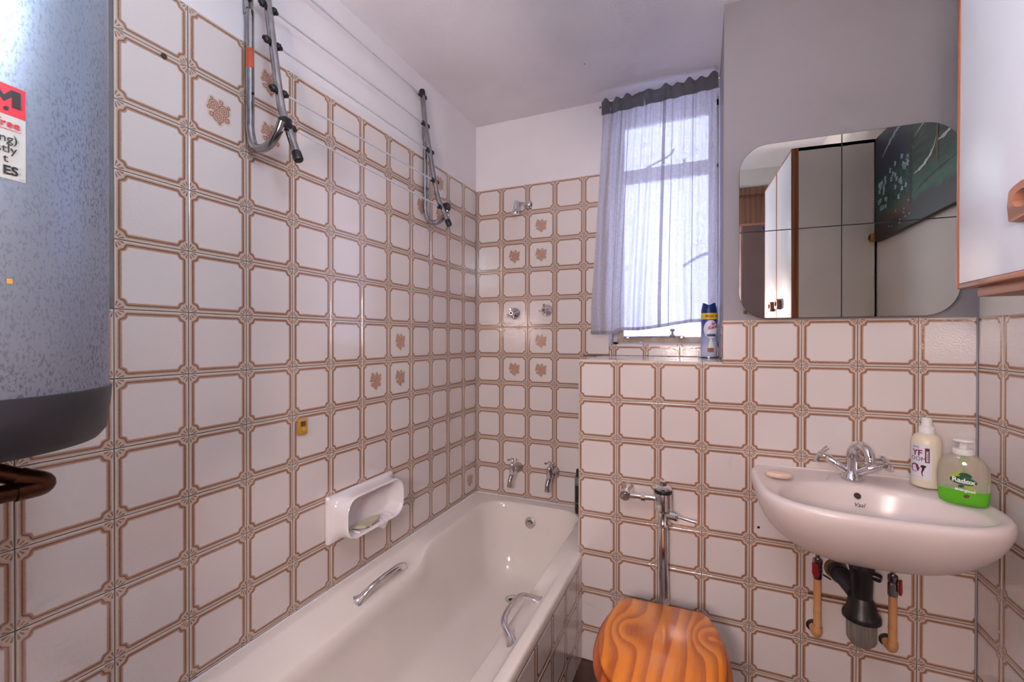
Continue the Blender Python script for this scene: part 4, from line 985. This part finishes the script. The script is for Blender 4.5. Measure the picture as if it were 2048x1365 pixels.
COL.objects.link(ld); ld.parent = tl; ld.location = Vector((tcx, -.735, .43)) - Vector((tcx, -.92, 0)); reg(ld, (tcx, -.735, .43)); ld['label'] = 'varnished orange pine lid with knots'
for s in (-1, 1):
    part('hinge', box(tcx + s * .075 - .012, tcx + s * .075 + .012, -.745, -.700, .399, .428, .005), M_BLACKR, tl)
    part('bumper', lathe([(.008, 0), (.009, .003), (.008, .005)], (tcx + s * .10, -1.0, .4172), (0, 0, 1), 10), M_BLACK, tl)

# ---------------------------------------------------------------- wall cabinet
cxf, cya, cyb, cza, czb = 1.588, -1.155, -1.745, 1.362, 2.17
wc = thing('wall_cabinet', 'white wall cabinet with timber-edged doors and carved timber pulls', 'cabinet', ((cxf + XR) / 2, (cya + cyb) / 2, cza))
g = G(); xb = XR - .0005; t = .016; xs = cxf + .025
box(xs, xb, cya - t, cya, cza + .012, czb, .0008, g); box(xs, xb, cyb, cyb + t, cza + .012, czb, .0008, g); box(xs, xb, cyb, cya, czb - t, czb, .0008, g); box(xb - .006, xb, cyb, cya, cza + .012, czb, .0008, g)
part('carcass', g, M_LAM2, wc)
part('bottom_board', box(xs - .006, xb, cyb + .01, cya - .022, cza - .010, cza + .012, .001), M_TRIMH, wc, 'weathered timber bottom board')
part('side_edging', box(xs - .001, xs + .0035, cya - t, cya + .0012, cza + .010, czb, .0006), M_ORANGEW, wc)
mid_y = -1.45
for (ya_, yb_, hy_) in ((cya, mid_y + .0015, mid_y + .075), (mid_y - .0015, cyb, mid_y - .075)):
    e = .0095
    d = part('door', box(cxf, cxf + .023, yb_ + e, ya_ - e, cza + .006 + e, czb - e, .0008), M_LAM, wc, 'white laminate door')
    part('vertical_edging', box(cxf - .0008, cxf + .024, ya_ - e, ya_ + .0012, cza + .006, czb, .0025), M_TRIMW, d, 'reddish timber edge strip'); part('vertical_edging', box(cxf - .0008, cxf + .024, yb_ - .0012 if False else yb_, yb_ + e, cza + .006, czb, .0025), M_TRIMW, d, 'reddish timber edge strip')
    part('horizontal_edging', box(cxf - .0008, cxf + .024, yb_ + e, ya_ - e, cza + .006, cza + .006 + e, .0025), M_TRIMH, d, 'reddish timber edge strip'); part('horizontal_edging', box(cxf - .0008, cxf + .024, yb_ + e, ya_ - e, czb - e, czb, .0025), M_TRIMH, d)
    sg = 1 if hy_ > mid_y else -1
    # arched timber pull with a finger hole
    oc = [(.030, -.024), (.034, .0), (.030, .022), (.018, .027), (.0, .030), (-.018, .028), (-.030, .024), (-.034, .0), (-.030, -.020), (-.018, -.022), (.0, -.023), (.018, -.025)]
    ic = [(.018 * math.cos(a), .004 + .011 * math.sin(a)) for a in [math.atan2(q[1], q[0]) for q in oc]]
    ztk = lambda k: .014
    rr_ = []
    for (pts, dx) in ((oc, 0.0), (oc, -.010), ([(u * .93, v * .93) for u, v in oc], -.020), ([(u * 1.12, v * 1.12) for u, v in ic], -.020), (ic, -.012), (ic, 0.0)):
        rr_.append([(cxf + dx, hy_ + u, 1.468 + v) for u, v in pts])
    part('pull_handle', loft(rr_, None, False, False), M_TRIMH, d, 'carved timber pull handle', smooth=50)

# ---------------------------------------------------------------- painting and peg on the right wall (seen in the mirror)
pt = thing('painting', 'dark landscape painting of white flowers and sea, seen in the mirror', 'painting', (XR, -.77, 1.706))
PX = XR - .0005; py0, py1, pz0, pz1 = -1.112, -.50, 1.706, 2.150
part('canvas', box(PX - .018, PX, py0, py1, pz0, pz1, .0015), M_PAINTING, pt, smooth=0, uv=lambda p: ((p.y - py0) / (py1 - py0), (p.z - pz0) / (pz1 - pz0)))
part('edge_tape', G().add(*(lambda q: (q.v, q.f))(box(PX - .0175, PX - .0005, py0 - .0012, py0 + .0002, pz0, pz1))), M_BLACK, pt, smooth=0)
def pc(u, v, w=.0006): return (PX - .018 - w, py0 + u * (py1 - py0), pz0 + v * (pz1 - pz0))
def stroke(pts, wid, g, w=.0006):          # tapered brush stroke through (u, v) points
    P = [(q.x, q.y) for q in spl([(a, b, 0) for a, b in pts], 5)]; n = len(P); v = []; f = []
    for i, (a, b) in enumerate(P):
        t = i / (n - 1); h = wid * (math.sin(PI * min(.97, max(.03, t))) ** .7) * (.8 + .35 * math.sin(i * 2.3)); v += [pc(a, b - h, w), pc(a, b + h, w)]
        if i: f.append((2 * i - 2, 2 * i, 2 * i + 1, 2 * i - 1))
    g.add(v, f)
g = G(); stroke([(.11, .76), (.2, .83), (.3, .89), (.36, .90)], .022, g); stroke([(.38, .93), (.45, 1.0 - .03)], .022, g); stroke([(.50, .95), (.60, .985)], .03, g); stroke([(.58, .90), (.68, .97)], .015, g)
part('cloud_strokes', g, pm('cloud_paint', (170, 194, 208), .5, var=.1, scale=60), pt, smooth=0)
g = G(); stroke([(.52, .40), (.62, .42), (.72, .49), (.76, .60)], .018, g); stroke([(.75, .53), (.86, .54), (.97, .63)], .018, g); stroke([(.52, .70), (.6, .74), (.74, .80)], .005, g); stroke([(.76, .72), (.84, .745), (.97, .80)], .006, g); stroke([(.62, .84), (.72, .90), (.8, .93)], .009, g); stroke([(.78, .86), (.86, .88), (.95, .93)], .010, g)
part('wave_strokes', g, pm('foam_paint', (236, 236, 230), .5, var=.1, scale=90), pt, smooth=0)
g = G(); rr = random.Random(11)
for k in range(46):
    u = rr.uniform(.06, .46); v_ = rr.uniform(.28, .66)
    if v_ > .50 + u * .38: continue
    for p in range(4):
        a = p * PI / 2 + rr.random(); uu, vv = u + .009 * math.cos(a), v_ + .014 * math.sin(a)
        n = 6; g.add([pc(uu + .008 * math.cos(2 * PI * i / n), vv + .012 * math.sin(2 * PI * i / n), .0008) for i in range(n)], [tuple(range(n))])
for k in range(10):
    u, v_ = rr.uniform(.2, .52), rr.uniform(.06, .22); n = 6; g.add([pc(u + .006 * math.cos(2 * PI * i / n), v_ + .009 * math.sin(2 * PI * i / n), .0008) for i in range(n)], [tuple(range(n))])
part('flower_strokes', g, pm('petal_paint', (190, 226, 232), .5, var=.1, scale=90), pt, smooth=0)
g = G(); stroke([(.485, .18), (.49, .5), (.487, .80), (.49, .99)], .0, g)
g = G().add([pc(.475, .17), pc(.495, .17), pc(.505, .995), pc(.480, .995)], [(0, 1, 2, 3)]); stroke([(.52, .24), (.62, .28), (.75, .31), (.98, .34)], .012, g, .0004); part('tree_strokes', g, pm('bark_paint', (52, 44, 38), .5), pt, smooth=0)
g = G().add([pc(.485, .645, .001), pc(.495, .655, .001), pc(.545, .60, .001), pc(.538, .59, .001)], [(0, 1, 2, 3)]); g.add([pc(.748, .36, .001), pc(.768, .36, .001), pc(.775, .66, .001), pc(.755, .66, .001)], [(0, 1, 2, 3)]); part('post_strokes', g, pm('post_paint', (120, 88, 58), .5), pt, smooth=0)
pgx = thing('wooden_peg', 'round wooden wall peg with black end beside the painting, seen in the mirror', 'peg', (XR, -1.155, 1.728))
part('peg', lathe([(.016, .0008), (.018, .004), (.018, .026), (.016, .030)], (XR, -1.1335, 1.732), (-1, 0, 0), 20), M_ORANGEW, pgx); part('end_disc', lathe([(.013, .0295), (.012, .032), (.001, .0325)], (XR, -1.1335, 1.732), (-1, 0, 0), 18), M_BLACK, pgx)

# ---------------------------------------------------------------- hall behind the camera
hc_ = thing('hall_cupboard', 'tall pinkish cupboard beyond the doorway, seen in the mirror', 'cupboard', (1.78, -2.75, 0))
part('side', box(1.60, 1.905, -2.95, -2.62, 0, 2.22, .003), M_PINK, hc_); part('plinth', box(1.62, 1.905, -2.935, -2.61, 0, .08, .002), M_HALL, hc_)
kb = part('door', box(1.585, 1.60, -2.95, -2.62, .08, 2.22, .002), pm('hall_pink_lit', (130, 114, 116), .6), hc_); part('knob', lathe([(.010, 0), (.020, .008), (.020, .022), (.012, .028)], (1.74, -2.62, 2.15), (0, 1, 0), 14), M_NAVY, kb)  # paler pink paints this face lighter because it is turned another way

def globe(l, x, y, z, r, s, col):
    part('fill_globe', lathe([(r * math.sin(PI * (k + .6) / 12.6), -r * math.cos(PI * (k + .6) / 12.6)) for k in range(12)], (x, y, z), (0, 0, 1), 16), emit('fill_glow', col, s), l, 'glowing opal glass globe added for fill light', smooth=60)
lx, ly, lz, r = .90, -1.78, 1.95, .16
l = thing('room_fill_lamp', 'added fill light, an opal globe hanging unseen in the bathroom above the viewpoint', 'lamp', (lx, ly, lz - r))  # unseen lamp, added to brighten the bathroom
part('ceiling_rose', lathe([(.045, -.0005), (.045, -.012), (.012, -.030)], (lx, ly, ZC), (0, 0, 1), 24), M_WHITE, l)
part('cord', tube([(lx, ly, ZC - .028), (lx, ly, lz + r * .8)], .004, 8), M_WHITE, l)
part('gallery', lathe([(.02, r * 1.12), (.045, r * 1.02), (.05, r * .86)], (lx, ly, lz), (0, 0, 1), 20), M_CHROME, l)
globe(l, lx, ly, lz, r, FILL_ROOM, (222, 240, 255))
lx, ly, lz, r = .95, -2.92, 1.45, .15
l = thing('hall_fill_lamp', 'added fill light, a large opal globe on a stand in the hall behind the viewpoint', 'lamp', (lx, ly, 0))  # unseen lamp, added to throw fill through the doorway
part('base', lathe([(.14, 0), (.14, .015), (.03, .03), (.012, .04)], (lx, ly, 0), (0, 0, 1), 28), M_BLACK, l)
part('pole', tube([(lx, ly, .03), (lx, ly, lz - r * .9)], .010, 12), M_STEEL, l)
part('gallery', lathe([(.012, -r * 1.15), (.06, -r * 1.02), (.065, -r * .86)], (lx, ly, lz), (0, 0, 1), 20), M_CHROME, l)
globe(l, lx, ly, lz, r, FILL_HALL, (255, 234, 226))
